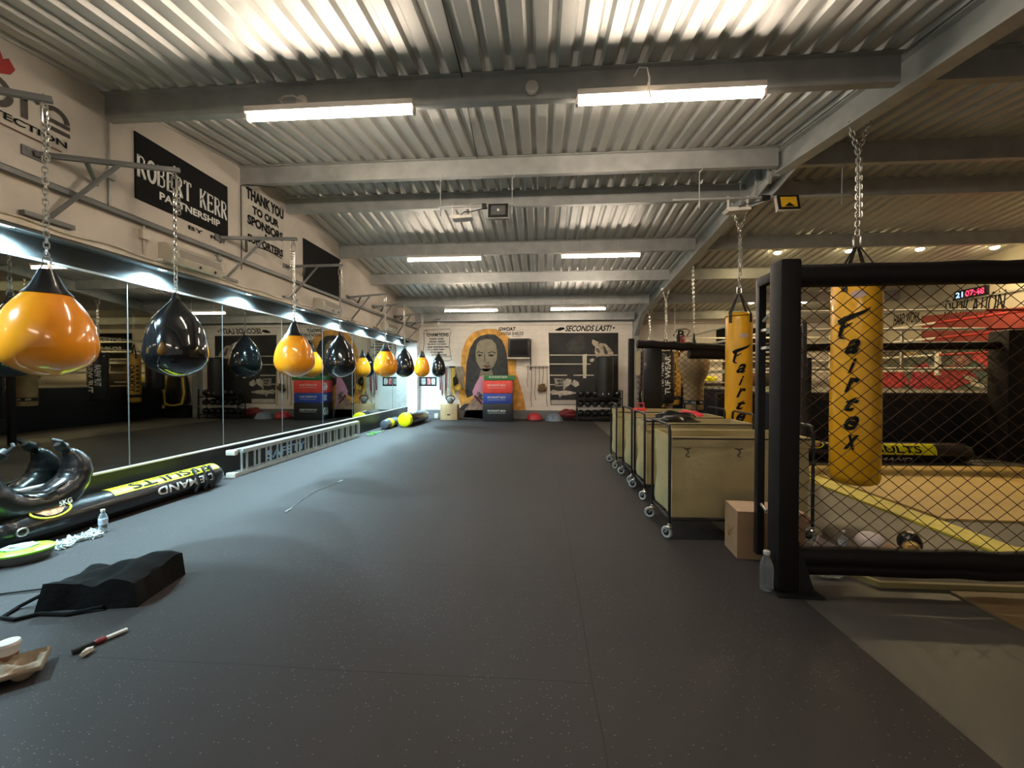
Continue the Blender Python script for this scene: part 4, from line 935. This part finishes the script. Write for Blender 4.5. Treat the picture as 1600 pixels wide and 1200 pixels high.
# ------------------------------------------------------------------ by the cage post
t = thing('cardboard_box', 'open cardboard box with rope handle behind the cage posts', 'box', (1.76, 3.36, .006), -.08)
f = B(); box2(f, (-.24, -.13, 0), (.24, .13, .36)); 
obj('carton', f, M_card, t, False)
f = B(); prism(f, [(-.24, -.13, .362), (.24, -.13, .362), (.24, .13, .37), (-.24, .13, .37)], (0, 0, .004)); obj('flap', f, mat('card_light', (.62, .42, .28), .8), t, False)
f = B(); tube(f, [(-.24, -.04, .22), (-.262, -.035, .19), (-.262, -.01, .14), (-.262, .02, .14), (-.24, .03, .21)], .006, 6); obj('rope_handle', f, M_card, t)
cloth_lump('beige_glove', (2.06, 3.46, .26), (.10, .07, .07), mat('salmon', (.55, .30, .16), .6), 'salmon coloured pad on top of the cardboard box right of the thick post', 'glove', 13, .25)
t = thing('paper_leaflet', 'white folded paper leaflet leaning by the cardboard box', 'paper', (2.07, 3.14, .09), .2)
f = B(); box(f, (0, 0, .06), (.16, .004, .12), Matrix.Rotation(.5, 3, 'Y')); obj('sheet', f, mat('paper_white', (.62, .52, .50), .7), t, False)
def glove(loc, rz, mt, mt2, label, group):
    t = thing('boxing_glove', label, 'glove', loc, rz, group)
    f = B(); ball(f, (0, 0, .085), .085, (1.2, .9, 1.0), wob=.1); obj('mitt', f, mt, t, angle=1.5)
    f = B(); ball(f, (.055, -.055, .07), .04, (1.35, .7, .8)); obj('thumb', f, mt, t, angle=1.5)
    f = B(); lathe(f, [(.045, -.17), (.05, -.10), (.055, -.06)], (0, 0, .07), 20, Matrix.Rotation(PI/2, 3, 'Y')); obj('cuff', f, mt2, t); return t
M_gw = mat('white_leather', (.72, .62, .58), .4)
t = glove((2.58, 3.38, .02), 2.2, M_gw, M_card, 'white boxing glove with black letters on the cage floor', 'boxing gloves on the cage floor')
f = B(); text_bm(f, 'VR', .07, .05, flat((-.04, .035, .06), (-.75, -.6, 0), (.1, -.1, 1)), bold=.03); obj('lettering', f, M_paint, t, False)
glove((2.90, 3.42, .02), 1.0, M_vinyl, mat('gold_cuff', (.6, .38, .12), .4), 'black and gold boxing glove right of the white one', 'boxing gloves on the cage floor')
cloth_lump('crumpled_foil', (2.02, 3.0, .03), (.09, .05, .03), M_clear, 'crumpled clear plastic under the nearest cage rail', 'wrapper', 31)

# ------------------------------------------------------------------ back wall, painted things
EPS = [0]
def W_(x, y, lay=1): p = at(x, y, 1, YB-.004*lay); return p
def wpoly(bm, px, lay=1): return poly(bm, [W_(x, y, lay) for x, y in px])
def wtext(bm, s, x0, y0, x1, y1, lay=1, **k):
    a, b_ = W_(x0, y1, lay), W_(x1, y0, lay)
    return text_bm(bm, s, abs(b_.x-a.x), abs(b_.z-a.z), flat(((a.x+b_.x)/2, a.y, (a.z+b_.z)/2), *BW), **k)
def wstroke(bm, px, wd, lay=1): return stroke(bm, [W_(x, y, lay) for x, y in px], wd, (0, -1, 0))
f = B(); a, b_ = W_(651, 640), W_(689, 596)
box2(f, (XL, YB-.006, .30), (b_.x, YB, 1.78)); struct('wall_back_white_patch', f, M_cool)
t = thing('champions_scroll', 'line drawn champions scroll with handwritten names on the back wall', 'painting')
f = B()
for L__ in ([(664, 516), (703, 514), (705, 520), (703, 524), (702, 540), (704, 556), (706, 562), (700, 564), (684, 563)], [(664, 516), (662, 520), (666, 522), (668, 518), (664, 516)], [(662, 520), (663, 535), (661, 548), (664, 556)], [(666, 523), (703, 521)], [(684, 557), (705, 557)]):
    wstroke(f, L__, .018)
obj('outline', f, mat('scroll_brown', (.12, .06, .045), .7), t, False)
f = B(); wtext(f, 'CHAMPIONS', 667, 520, 701, 526, bold=.03)
for k, (s, x0, x1) in enumerate((('DANNY DAVIS', 671, 693), ('ASHLEY SIMON', 670, 695), ('BILLIE JO WATSON', 668, 697), ('SAM HARRINGTON', 668, 701), ('D. J. MASTERS', 669, 694), ('KYLE JAMES', 673, 692), ('JO CLEMENTINE', 674, 698))):
    wtext(f, s, x0, 528.2+4.2*k, x1, 531+4.2*k, bold=.05)
obj('lettering', f, M_paint, t, False)
# portrait
t = thing('painted_portrait', 'painted portrait of a long haired woman in pink on the back wall', 'painting')
def pp(name, px, col, lay, label=None, rough=.7, var=.1, sc=6):
    f = B(); wpoly(f, px, lay); return obj(name, f, mat('mural_'+name+str(lay), col, rough, var=var, scale=sc), t, False, label)
pp('halo', [(724, 590), (720, 570), (722, 548), (729, 530), (740, 519), (757, 514), (775, 514), (790, 522), (800, 532), (808, 556), (806, 580), (812, 600), (818, 620), (822, 642), (722, 642), (716, 620)], (.72, .36, .07), 1, var=.3)
pp('hair', [(727, 612), (728, 590), (729, 568), (734, 545), (741, 532), (750, 525), (762, 522), (774, 523), (784, 531), (789, 542), (793, 560), (794, 580), (796, 600), (770, 610), (752, 596), (744, 605), (738, 618), (730, 622)], (.035, .035, .037), 2, var=.4)
pp('face', [(745, 538), (750, 532), (760, 529.5), (769, 531), (775, 538), (777, 552), (776, 562), (771, 573), (763, 580), (757, 580.5), (750, 575), (744, 564), (743, 551)], (.27, .235, .165), 3, var=.18, sc=8)
pp('neck', [(752, 576), (768, 576), (772, 590), (748, 590)], (.20, .165, .12), 3)
for nm, pts_ in (('eye_left', [(745.5, 555), (749, 553), (754, 555.5), (749, 557.5)]), ('eye_right', [(762, 555.5), (767, 553), (773, 555), (768, 557.5)]), ('lips', [(755, 572), (759, 570), (761, 571), (763, 570), (767, 572), (761, 575.5)]), ('nose_shadow', [(758, 565.5), (761, 567.5), (765, 565.5), (763, 568), (760, 568)])):
    pp(nm, pts_, (.03, .022, .018) if nm != 'lips' else (.12, .055, .045), 4)
f = B(); wstroke(f, [(744.5, 552), (748, 549.5), (755, 552)], .025, 4); wstroke(f, [(762, 552), (768, 549.5), (775, 552)], .025, 4); wstroke(f, [(757, 553), (757.5, 560), (756.5, 565)], .02, 4)
obj('brows', f, M_paint, t, False)
pp('shirt', [(738, 612), (743, 600), (750, 588), (756, 586), (760, 650), (742, 625)], (.68, .33, .45), 4)
pp('arm', [(726, 640), (734, 630), (743, 616), (755, 628), (762, 655), (724, 652)], (.36, .25, .19), 5, var=.4)
pp('arm_shadow', [(716, 640), (724, 632), (734, 630), (728, 645), (745, 655), (718, 653)], (.04, .03, .03), 4)
pp('armband', [(743, 617), (750, 611), (757, 622), (754, 630)], (.55, .42, .42), 6)
pp('armband_edge', [(740, 619), (743, 617), (754, 630), (752, 632)], (.16, .02, .04), 6)
f = B(); wtext(f, 'CWI', 745, 614, 754, 619, 7, bold=.05, rot=-.75); wtext(f, 'GANG', 746, 620, 755, 624, 7, bold=.05, rot=-.75); obj('armband_lettering', f, M_paint, t, False)
t = thing('wall_lettering', 'black two line graffiti lettering above the painted portrait', 'lettering'); f = B()
wtext(f, 'GWOAT', 779, 511, 806, 517, shear=.2, bold=.04); wtext(f, 'CLARESSA SHIELDS', 776, 518.5, 818, 524, shear=.2, bold=.02); wstroke(f, [(773, 521), (776, 521)], .015); wstroke(f, [(800, 525.5), (814, 526)], .012); obj('letters', f, M_paint, t, False)
t = thing('wall_lettering', 'black angular graffiti lettering above the boxer mural', 'lettering'); f = B()
wtext(f, 'SECONDS LAST!', 883, 508, 956, 518, shear=.35, bold=.03); wstroke(f, [(868, 516), (876, 512), (881, 514)], .04); wpoly(f, [(868, 516.5), (880, 511), (883, 514), (875, 517)]); wpoly(f, [(957, 512), (960, 510.5), (961, 513), (958, 514)]); obj('letters', f, M_paint, t, False)
# boxer mural
t = thing('boxer_mural', 'black and white mural of a boxer leaning over ring ropes', 'painting')
pp('ground', [(857, 520), (966, 520), (966, 633), (860, 633)], (.022, .020, .019), 1, var=.6, sc=1.2)
pp('smoke', [(884, 540), (892, 530), (905, 522), (912, 524), (914, 545), (904, 552), (890, 550)], (.035, .032, .029), 2, var=.5, sc=4)
f = B()
for y, x0, x1 in ((555, 859, 965), (569, 859, 923), (586.5, 859, 886), (586.5, 896, 928), (601, 859, 880)): wpoly(f, [(x0, y-1), (x1, y-1), (x1, y+.6), (x0, y+.6)], 3)
obj('painted_ropes', f, mat('mural_cream', (.52, .48, .38), .7), t, False)
pp('painted_post', [(910, 554), (917, 553), (916, 591), (911, 591)], (.58, .54, .40), 4)
SK = (.40, .33, .26)
pp('boxer_torso', [(930, 541), (938, 536), (946, 537), (953, 544), (959, 552), (955, 555), (949, 555), (948, 550), (944, 558), (934, 559), (929, 550)], SK, 4, var=.5, sc=9)
pp('boxer_head', [(925, 531), (930, 529), (936, 533), (934, 540), (929, 541), (925, 537)], SK, 4, var=.4, sc=12)
pp('boxer_hair', [(923.5, 530), (928, 528), (935, 529), (937, 533), (934, 534), (928, 531)], (.01, .01, .01), 5)
pp('boxer_shadow', [(942, 540), (945, 541), (950, 551), (948, 555), (944, 552), (943, 546)], (.06, .05, .04), 5)
pp('chest_shadow', [(931, 543), (936, 545), (938, 552), (933, 550)], (.12, .10, .08), 5)
pp('boxer_arm', [(955, 549), (959, 552), (950, 558), (932, 558.5), (931, 556), (948, 555.5)], SK, 5)
pp('boxer_glove', [(921, 562), (926, 559.5), (929, 562), (926, 566), (922, 565)], (.5, .45, .38), 5)
for nm, px_ in (('seated_back', [(881, 596), (886, 591), (893, 593), (892, 600), (885, 605), (880, 610)]), ('kneeling_back', [(892, 600), (897, 593), (904, 597), (905, 602), (899, 605)]), ('fallen_figure', [(859, 612), (864, 609), (872, 611), (884, 610), (901, 613), (901, 615), (888, 617), (877, 618), (875, 622), (872, 616), (862, 617)])): pp(nm, px_, (.45, .40, .34), 4, var=.4, sc=12)
pp('sign_patch', [(866, 591), (882, 592), (880, 603), (868, 604)], (.30, .28, .23), 3)
f = B(); wtext(f, 'MUST', 871, 593, 881, 597, 4, bold=.04); wtext(f, 'BOX', 873, 598, 880, 601, 4, bold=.04); obj('sign_patch_lettering', f, M_paint, t, False)
pp('canvas_edge', [(861, 625), (901, 625), (901, 632), (861, 632)], (.48, .44, .38), 3)
# photos on the white patch
t = thing('photo_strip', 'strip of small black, white and red photos pinned to the white back wall', 'poster')
f = B(); wpoly(f, [(655, 589), (682, 589), (682, 603), (655, 603)], 3); obj('backing', f, M_paint, t, False)
for x0, x1, c in ((657, 665, (.3, .32, .3)), (667.5, 672.5, (.55, .16, .16)), (674, 680, (.5, .48, .46))):
    f = B(); wpoly(f, [(x0, 591), (x1, 591), (x1, 601), (x0, 601)], 4); obj('photo', f, mat('photo%d' % x0, c, .5, var=.8, scale=20), t, False)
# emblem above the cage rail
t = thing('wall_emblem', 'black line emblem in a pointed shield on the cream back wall over the cage', 'emblem'); f = B()
wstroke(f, [(1052, 524), (1058, 515), (1072, 514), (1078, 517), (1074, 524), (1070, 530), (1060, 530), (1052, 524)], .03)
wtext(f, 'B', 1059, 516, 1070, 529, 2, bold=.02); obj('outline', f, M_paint, t, False)

# ------------------------------------------------------------------ back wall, real things
a = at(794, 561, 1, 13.55); b_ = at(828, 529, 1, 13.55)
t = thing('wall_television', 'black box television on a shelf beside the painted portrait', 'television', ((a.x+b_.x)/2, 13.58, (a.z+b_.z)/2)); hw = (b_.x-a.x)/2; hh = (b_.z-a.z)/2
f = B(); box2(f, (-hw, -.12, -hh+.06), (hw, .16, hh), .02); obj('casing', f, M_dark, t)
f = B(); box2(f, (-hw+.07, -.128, -hh+.12), (hw-.07, -.118, hh-.05), .005); obj('screen', f, mat('dark_screen', (.010, .007, .007), .55, spec=.2), t)
f = B(); box2(f, (-hw-.03, -.14, -hh), (hw+.0, .2, -hh+.05)); obj('shelf', f, M_plast, t)
f = B(); box2(f, (hw, .14, -hh-.36), (hw+.04, .2, hh)); obj('upright', f, M_dark, t)
def slab(x0, y0, x1, y1, dist, dep): 
    a = at(x0, y1, 1, dist); b_ = at(x1, y0, 1, dist); return a.x, a.z, b_.x, b_.z
# soft plyo boxes
zc = .006; xc = at(777, 620, 1, 12.9).x
specs = (('black', (.018, .018, .019), .60, '60', 46.5), ('blue', (.03, .06, .30), .33, '30', 45.5), ('red', (.75, .07, .055), .43, '45', 46.5), ('green', (.05, .20, .06), .155, '15', 48))
ylev = (655, 627, 611, 590.5, 582.5)
for k, (cn, col, h, num, wpx) in enumerate(specs):
    z0 = .006 if k == 0 else zc; hgt = at(777, ylev[k+1], 1, 12.9).z-at(777, ylev[k], 1, 12.9).z; wd = wpx/640*12.9*1.0
    t = thing('soft_plyo_box', cn+' foam jump box, ' + ('bottom', 'second from the bottom', 'third from the bottom', 'top')[k]+' of the stack before the portrait', 'jump box', (xc+(0, -.0, 0, .05)[k], 12.9+.38, z0), 0, 'foam jump boxes in a stack')
    f = B(); box2(f, (-wd/2, -.38, 0), (wd/2, .38, hgt-.004), .015); obj('foam_block', f, mat(cn+'_box_vinyl', col, .38, var=.1, scale=5, bump=.1, bscale=8), t)
    f = B(); yy = -.384; text_bm(f, 'PLYOSOFT BOX', .58, .055, flat((-.02, yy, hgt*(.62 if k else .6)), *BW), bold=.03)
    if k < 3: text_bm(f, 'SOFT JUMP TRAINING BOX', .56, .018, flat((-.02, yy, hgt*(.62 if k else .6)-.08), *BW), bold=.02) if False else None
    stroke(f, [(-.3, yy, hgt*.62-.085), (.26, yy, hgt*.62-.08)], .008, (0, -1, 0)) if k < 3 else None
    text_bm(f, num, min(.3, hgt*.6), min(.27, hgt*.62), flat((-wd/2-.004, -.1, hgt*.5), (0, -1, 0), (0, 0, 1)), bold=.03)
    obj('lettering', f, M_wtext, t, False)
    zc = z0+hgt
# wooden plyo box, kettlebell, small white box
a = at(688, 655, 1, 13.3); b_ = at(714, 632, 1, 13.3)
t = thing('wooden_box', 'light wooden jump box by the white end of the back wall', 'box', ((a.x+b_.x)/2, 13.5, .006)); hw = (b_.x-a.x)/2; h = b_.z-.006
f = B(); box2(f, (-hw, -.2, 0), (hw, .2, h), .004); obj('panel', f, mat('birch_ply', (.50, .34, .17), .6, var=.15, scale=4), t)
f = B(); box2(f, (-.05, -.206, h*.30), (.05, -.2, h*.38), .002); obj('hand_hole', f, M_dark, t)
kb = thing('kettlebell', 'grey kettlebell on top of the light wooden box', 'kettlebell', ((a.x+b_.x)/2+.02, 13.5, h+.006)); f = B()
ball(f, (0, 0, .10), .11, (1, 1, .95)); obj('bell', f, mat('grey_iron', (.10, .10, .10), .4), kb)
f = B(); tube(f, [(-.11, 0, .12), (-.15, 0, .19), (-.10, 0, .26), (0, 0, .285), (.10, 0, .26), (.15, 0, .19), (.11, 0, .12)], .02, 8); obj('handle', f, M_dark, kb)
a = at(682, 652, 1, 13.5); f = B(); box(f, (a.x, 13.5, .12), (.12, .1, .16), bev=.01); tag(obj('small_carton', f, M_fix), 'small white carton left of the light wooden box', 'box')
# band rack
def rack(x0, x1, y0, cols, lbl, ylow, nm):
    a = at(x0, y0, 1, 13.7); b_ = at(x1, y0, 1, 13.7); zl = at(x0, ylow, 1, 13.7).z
    t = thing('band_rack', lbl, 'rack', ((a.x+b_.x)/2, 13.72, a.z)); W = b_.x-a.x
    f = B(); box2(f, (-W/2, -.06, -.03), (W/2, .07, .04), .006); obj('back_bar', f, M_dark, t)
    f = B(); text_bm(f, nm, W*.45, .035, flat((-.05, -.062, .01), *BW), bold=.02) if nm else None
    if nm: obj('lettering', f, M_wtext, t, False)
    else: f.free()
    for k, c in enumerate(cols):
        f = B(); x = -W/2+W*(k+.5)/len(cols); ln = (a.z-zl)*(.75+.25*((k*37) % 10)/10); w2 = W/len(cols)*.36
        tube(f, [(x-w2, -.05, -.02), (x-w2*.9, -.07, -ln*.5), (x-w2*.5, -.06, -ln*.95), (x, -.06, -ln), (x+w2*.5, -.06, -ln*.95), (x+w2*.9, -.07, -ln*.5), (x+w2, -.05, -.02)], .014, 6); obj('band', f, c, t)
    return t
mr = mat('maroon_band', (.16, .03, .04), .6); mw = mat('cream_band', (.55, .48, .40), .6); my = mat('amber_band', (.65, .38, .04), .6); mk = M_dark
rack(687, 711, 574, [mr, mr, mw, mr, mw, mw, my, my], 'rack of maroon, cream and amber resistance bands on the back wall', 622, 'BANDS')
t = thing('hanging_towel', 'beige towel hanging right of the resistance bands', 'towel', at(718, 590, 1, 13.7)); f = B()
g = bmesh.ops.create_grid(f, x_segments=14, y_segments=20, size=.5)
for v in f.verts: 
    x, y = v.co.x*2, v.co.y*2; v.co = Vector((x*.16*(1-.3*(y+1)/2*.5)+.02*math.sin(y*5), .03*math.sin(x*8+y*2), y*.38))
o = obj('cloth', f, mat('beige_towel', (.32, .27, .20), .9), t, angle=1.5); md = o.modifiers.new('s', 'SOLIDIFY'); md.thickness = .02
for i, (x, y, s, lb, mm) in enumerate(((712, 597, .12, 'black strap bundle hanging between the bands and the towel', M_dark), (716, 606, .10, 'amber and black gloves hanging under the towel', my))):
    p = at(x, y, 1, 13.62); cloth_lump('hanging_gloves', p, (.09, .06, s*1.6), mm, lb, 'gloves', i*4+1, .6)
# ropes and mop head hung on the right of the portrait
t = thing('skipping_ropes', 'brown skipping ropes hanging on the wall left of the boxer mural', 'ropes', at(843, 572, 1, 13.74)); f = B()
box2(f, (-.42, -.03, -.02), (.3, .03, .02)); obj('peg_rail', f, M_plast, t)
for k in range(6):
    f = B(); x = -.40+.13*k; ln = .7+.22*((k*7) % 4)
    tube(f, [(x, -.04, 0), (x+.01, -.045, -ln*.4), (x-.02, -.04, -ln*.8), (x+.015, -.04, -ln)], .010, 6); obj('rope', f, mat('rope_brown', (.14, .085, .05), .8), t)
p = at(847, 607, 1, 13.7); cloth_lump('rope_knot', p, (.12, .06, .16), mat('knot_brown', (.13, .07, .025), .8), 'brown tangled knot of rope hanging left of the boxer mural', 'rope', 41, .6)
# balance trainers etc along the wall
t = thing('red_balance_ball', 'red half ball beside the foam box stack', 'balance trainer', (at(835, 655, 1, 13.4).x, 13.4, .006)); f = B(); lathe(f, [(.26, 0), (.255, .05), (.22, .15), (.15, .22), (.05, .25)], n=32); obj('dome', f, mat('red_rubber', (.42, .02, .03), .4), t)
f = B(); lathe(f, [(.275, 0), (.275, .03)], n=32); obj('rim', f, M_dark, t)
t = thing('grey_balance_ball', 'grey blue half ball between the red half ball and the dark red one', 'balance trainer', (at(866, 655, 1, 13.35).x, 13.35, .006)); f = B(); lathe(f, [(.28, 0), (.27, .05), (.23, .14), (.16, .2), (.05, .23)], n=32); obj('dome', f, mat('grey_rubber', (.14, .17, .22), .4), t)
f = B(); lathe(f, [(.30, 0), (.30, .03)], n=32); obj('rim', f, mat('grey_rim', (.25, .27, .28), .5), t)
cloth_lump('dark_red_bag', (at(888, 650, 1, 13.5).x, 13.5, .2), (.32, .15, .16), mat('dark_red_cloth', (.16, .012, .014), .6), 'dark red slumped bag below the boxer mural', 'bag', 12, .3)
# medicine ball rack
xa = at(902, 650, 1, 13.1).x; xb = at(972, 650, 1, 13.1).x
t = thing('ball_rack', 'black steel three shelf rack below the boxer mural', 'rack', ((xa+xb)/2, 13.25, .006)); W = xb-xa
for z in (.14, .42, .74):
    f = B(); box2(f, (-W/2, -.18, z-.015), (W/2, -.15, z+.02)); box2(f, (-W/2, .15, z-.015), (W/2, .18, z+.02)); box2(f, (-W/2, -.18, z-.02), (W/2, .18, z-.012)); obj('shelf', f, M_dark if z != .42 else M_galv, t)
for s in (-1, 1):
    for q in (-1, 1):
        f = B(); box(f, (s*W/2, q*.17, .5), (.03, .03, 1.0)); obj('leg', f, M_dark, t)
M_mb = mat('medicine_ball_rubber', (.010, .010, .011), .3, coat=.2)
k = 0
for row, (z, n, r) in enumerate(((.147, 6, .108), (.445, 6, .11), (.763, 6, .112))):
    for j in range(n):
        if row == 2 and j in (3, 4): continue
        f = B(); x = (xa+xb)/2+W*(-.5+(j+.5)/n); ball(f, (0, 0, 0), r)
        o = obj('medicine_ball', f, M_mb, None, angle=3, loc=(x, 13.25, z+r+.006)); tag(o, 'black medicine ball on the %s shelf, %s from the left' % (('bottom', 'middle', 'top')[row], ordn[j]), 'medicine ball', 'medicine balls on the rack')
t = thing('standing_bag', 'black cylindrical bag standing on the ball rack in front of the boxer mural', 'punch bag', (at(945, 600, 1, 13.2).x, 13.25, .77)); f = B()
zt = at(945, 557, 1, 13.2).z-.77; lathe(f, [(.25, 0), (.27, .02), (.275, zt*.5), (.27, zt-.03), (.22, zt)], n=36); obj('bag_body', f, mat('charcoal_vinyl', (.016, .015, .015), .4), t)
f = B(); text_bm(f, 'AAAAA' if False else '-', .22, .05, cyl_fn(.28, -PI/2, .12, 0, 0), bold=.05); obj('white_stripe', f, M_fix, t, False)
# far bags on the floor by the mirror
t = thing('yellow_ended_bag', 'black heavy bag lying on the floor with its neon yellow end towards the camera', 'punch bag', (0, 0, .006)); f = B()
a = Vector((-3.84, 11.25, .20)); b_ = Vector((-3.70, 13.0, .19)); d = (b_-a).normalized(); s = Vector((d.y, -d.x, 0)).normalized(); MM = Matrix((s, Vector((0, 0, 1)), d)).transposed()
lathe(f, [(.19, .07), (.2, .14), (.2, 1.2), (.18, 1.5), (.12, 1.75)], a, 32, MM); obj('bag_body', f, M_glossblack, t, angle=1)
f = B(); lathe(f, [(.05, -.01), (.14, 0), (.19, .03), (.203, .09), (.203, .16)], a, 32, MM); obj('end_cap', f, M_yell, t)
f = B(); box(f, a+d*.5+Vector((.06, 0, .19)), (.14, .3, .02), Matrix.Rotation(.3, 3, 'Y')); obj('print_patch', f, M_fix, t)
t = thing('grey_blue_bag', 'grey blue and yellow bag squeezed between kick board and yellow ended bag', 'punch bag', (0, 0, .006)); f = B()
a = Vector((-4.20, 10.7, .13)); lathe(f, [(.05, 0), (.11, .02), (.13, .1), (.13, .9), (.09, 1.0)], a, 24, Matrix((Vector((1, 0, 0)), Vector((0, 0, 1)), Vector((.0, 1, 0)))).transposed()); obj('bag_body', f, mat('blue_grey_vinyl', (.08, .09, .11), .25), t)
f = B(); lathe(f, [(.133, .25), (.133, .45)], a, 24, Matrix((Vector((1, 0, 0)), Vector((0, 0, 1)), Vector((0, 1, 0)))).transposed()); obj('band', f, M_yell, t)
f = B(); q = Vector((-4.13, 9.6, .02)); hd = 0
for k in range(7):
    pts = [q+Vector((random.uniform(-.10, .15), .1*k+random.uniform(-.1, .1), random.uniform(0, .03))) for _ in range(4)]; tube(f, pts, .012, 6)
tag(obj('green_rope', f, mat('green_rope_m', (.16, .42, .12), .6)), 'tangle of green rope on the floor past the end of the ladder', 'rope')

# ------------------------------------------------------------------ right part of the hall
def r_(x, y, lay=1): return at(x, y, 0, XR-.004*lay)
t = thing('right_wall_mural', 'red and grey ringside crowd mural on the cream right wall', 'painting')
def rp(name, px, col, lay, var=.3, sc=3):
    f = B(); poly(f, [r_(x, y, lay) for x, y in px]); return obj(name, f, mat('rm_'+name+str(lay), col, .7, var=var, scale=sc), t, False)
rp('grey_ground', [(1330, 545), (1700, 545), (1700, 612), (1330, 612)], (.10, .11, .085), 1, .6, 3)
rp('red_banner', [(1440, 494), (1700, 470), (1700, 545), (1440, 545)], (.25, .035, .025), 1, .3, 1.5)
for i, (x, y, w_, h_, c) in enumerate(((1395, 590, 22, 20, (.45, .05, .05)), (1440, 588, 20, 22, (.38, .04, .06)), (1480, 592, 40, 18, (.35, .04, .04)), (1520, 585, 22, 14, (.06, .09, .08)), (1545, 560, 25, 12, (.45, .06, .05)),
                                       (1385, 560, 18, 10, (.12, .10, .07)), (1422, 552, 14, 8, (.35, .25, .12)), (1460, 570, 10, 12, (.08, .12, .12)), (1500, 565, 14, 10, (.25, .12, .1)), (1350, 585, 16, 16, (.20, .15, .10)), (1590, 580, 26, 24, (.12, .14, .13)))):
    rp('figure%s' % 'abcdefghijk'[i], [(x+w_*math.cos(q)*(1+.25*math.sin(3*q+i)), y+h_*math.sin(q)*(1+.2*math.cos(2*q+i))) for q in [2*PI*k/14 for k in range(14)]], c, 2+i % 3, .5, 8)
for i, (x, y) in enumerate(((1452, 572), (1438, 578), (1505, 585), (1515, 595))): rp('limb%s' % 'abcd'[i], [(x, y), (x+22, y+6*(1 if i > 1 else -1)), (x+24, y+12*(1 if i > 1 else -.3)), (x+2, y+7)], (.42, .38, .30), 6)
for ch in t.children: ch.name = 'painted_patch'
t = thing('wall_lettering', 'black brush lettering under the red clock on the right wall', 'lettering'); f = B()
def rtext(s, x0, y0, x1, y1, **k):
    a, b_ = r_(x0, y0), r_(x1, y1); text_bm(f, s, abs(b_.y-a.y), abs(a.z-b_.z)*.8, flat(((a+b_)/2), *RW), **k)
rtext('DEDICATION', 1475, 466, 1572, 492, shear=.3, bold=.02); rtext('HARD WORK', 1396, 490, 1438, 505, shear=.3, bold=.02); obj('letters', f, M_paint, t, False)
f = B(); box2(f, (XR-.03, 6, 3.13), (XR, YB, 3.17)); tag(obj('wall_conduit', f, mat('conduit_grey', (.25, .24, .2), .6)), 'long grey conduit under the clock on the right wall', 'conduit')
a, b_ = r_(1494, 472), r_(1546, 456)
t = thing('digital_clock', 'black digital clock with blue and red digits high on the right wall', 'clock', (XR-.03, (a.y+b_.y)/2, 3.27)); W = abs(a.y-b_.y)
f = B(); box2(f, (-.02, -W/2, -.1), (.03, W/2, .1), .008); obj('housing', f, M_dark, t)
f = B(); text_bm(f, '21', W*.22, .12, flat((-.024, W*.33, 0), *RW), bold=.01); obj('digits', f, mat('blue_led', (.1, .2, .9), emit=(.15, .35, 1), estr=2.0), t, False)
f = B(); text_bm(f, '07:48', W*.56, .13, flat((-.024, -W*.14, 0), *RW), bold=.01); obj('digits', f, mat('red_led', (.9, .02, .04), emit=(1, .02, .05), estr=2.5), t, False)
# things on the far right part of the back wall, seen mostly in the mirrors
t = thing('gym_sign', 'black board with white lettering on the back wall behind the ring', 'sign', (6.6, YB-.03, 2.55)); f = B(); box2(f, (-.9, 0, -.45), (.9, .03, .45)); obj('board', f, M_paint, t, False)
f = B(); text_bm(f, 'BOXING', 1.0, .17, flat((0, -.004, .2), *BW), bold=.02); text_bm(f, 'SCHOOL', 1.0, .17, flat((0, -.004, -.12), *BW), bold=.02); obj('lettering', f, M_wtext, t, False)
t = thing('bear_mural', 'dark brown animal head painting low on the back wall behind the ring', 'painting', (6.9, YB-.01, 1.5)); f = B(); box2(f, (-1.0, 0, -.45), (.6, .008, .55)); obj('ground', f, mat('mural_brown', (.05, .035, .022), .7, var=.5), t, False)
f = B(); prism(f, [(-.35, -.004, .35), (-.2, -.004, .25), (.2, -.004, .25), (.35, -.004, .35), (.32, -.004, .0), (.12, -.004, -.3), (-.12, -.004, -.3), (-.32, -.004, .0)], (0, .003, 0)); obj('head', f, mat('bear_rust', (.14, .05, .03), .7, var=.5), t, False)
for s in (-1, 1):
    f = B(); stroke(f, [(s*.35, -.006, .35), (s*.30, -.006, .05), (s*.12, -.006, -.3)], .03, (0, -1, 0)); obj('outline', f, M_fix, t, False)
for i, (x, lb) in enumerate(((4.6, 'neon yellow vest folded on the low wall shelf nearer the rafter'), (5.35, 'neon yellow vest folded on the low wall shelf farther from the rafter'))):
    cloth_lump('yellow_vest', (x, 13.6, 1.34), (.28, .12, .1), M_yell, lb, 'clothing', 50+i, .4)
f = B(); box2(f, (4.0, 13.42, 1.22), (6.0, 13.78, 1.26)); tag(obj('wall_shelf', f, M_fix, smooth=False), 'long pale shelf low on the back wall holding yellow vests', 'shelf')
f = B(); box2(f, (3.3, 13.4, .006), (4.1, 13.75, .42), .02); tag(obj('storage_trunk', f, M_dark), 'low black trunk against the back wall behind the cage', 'trunk')
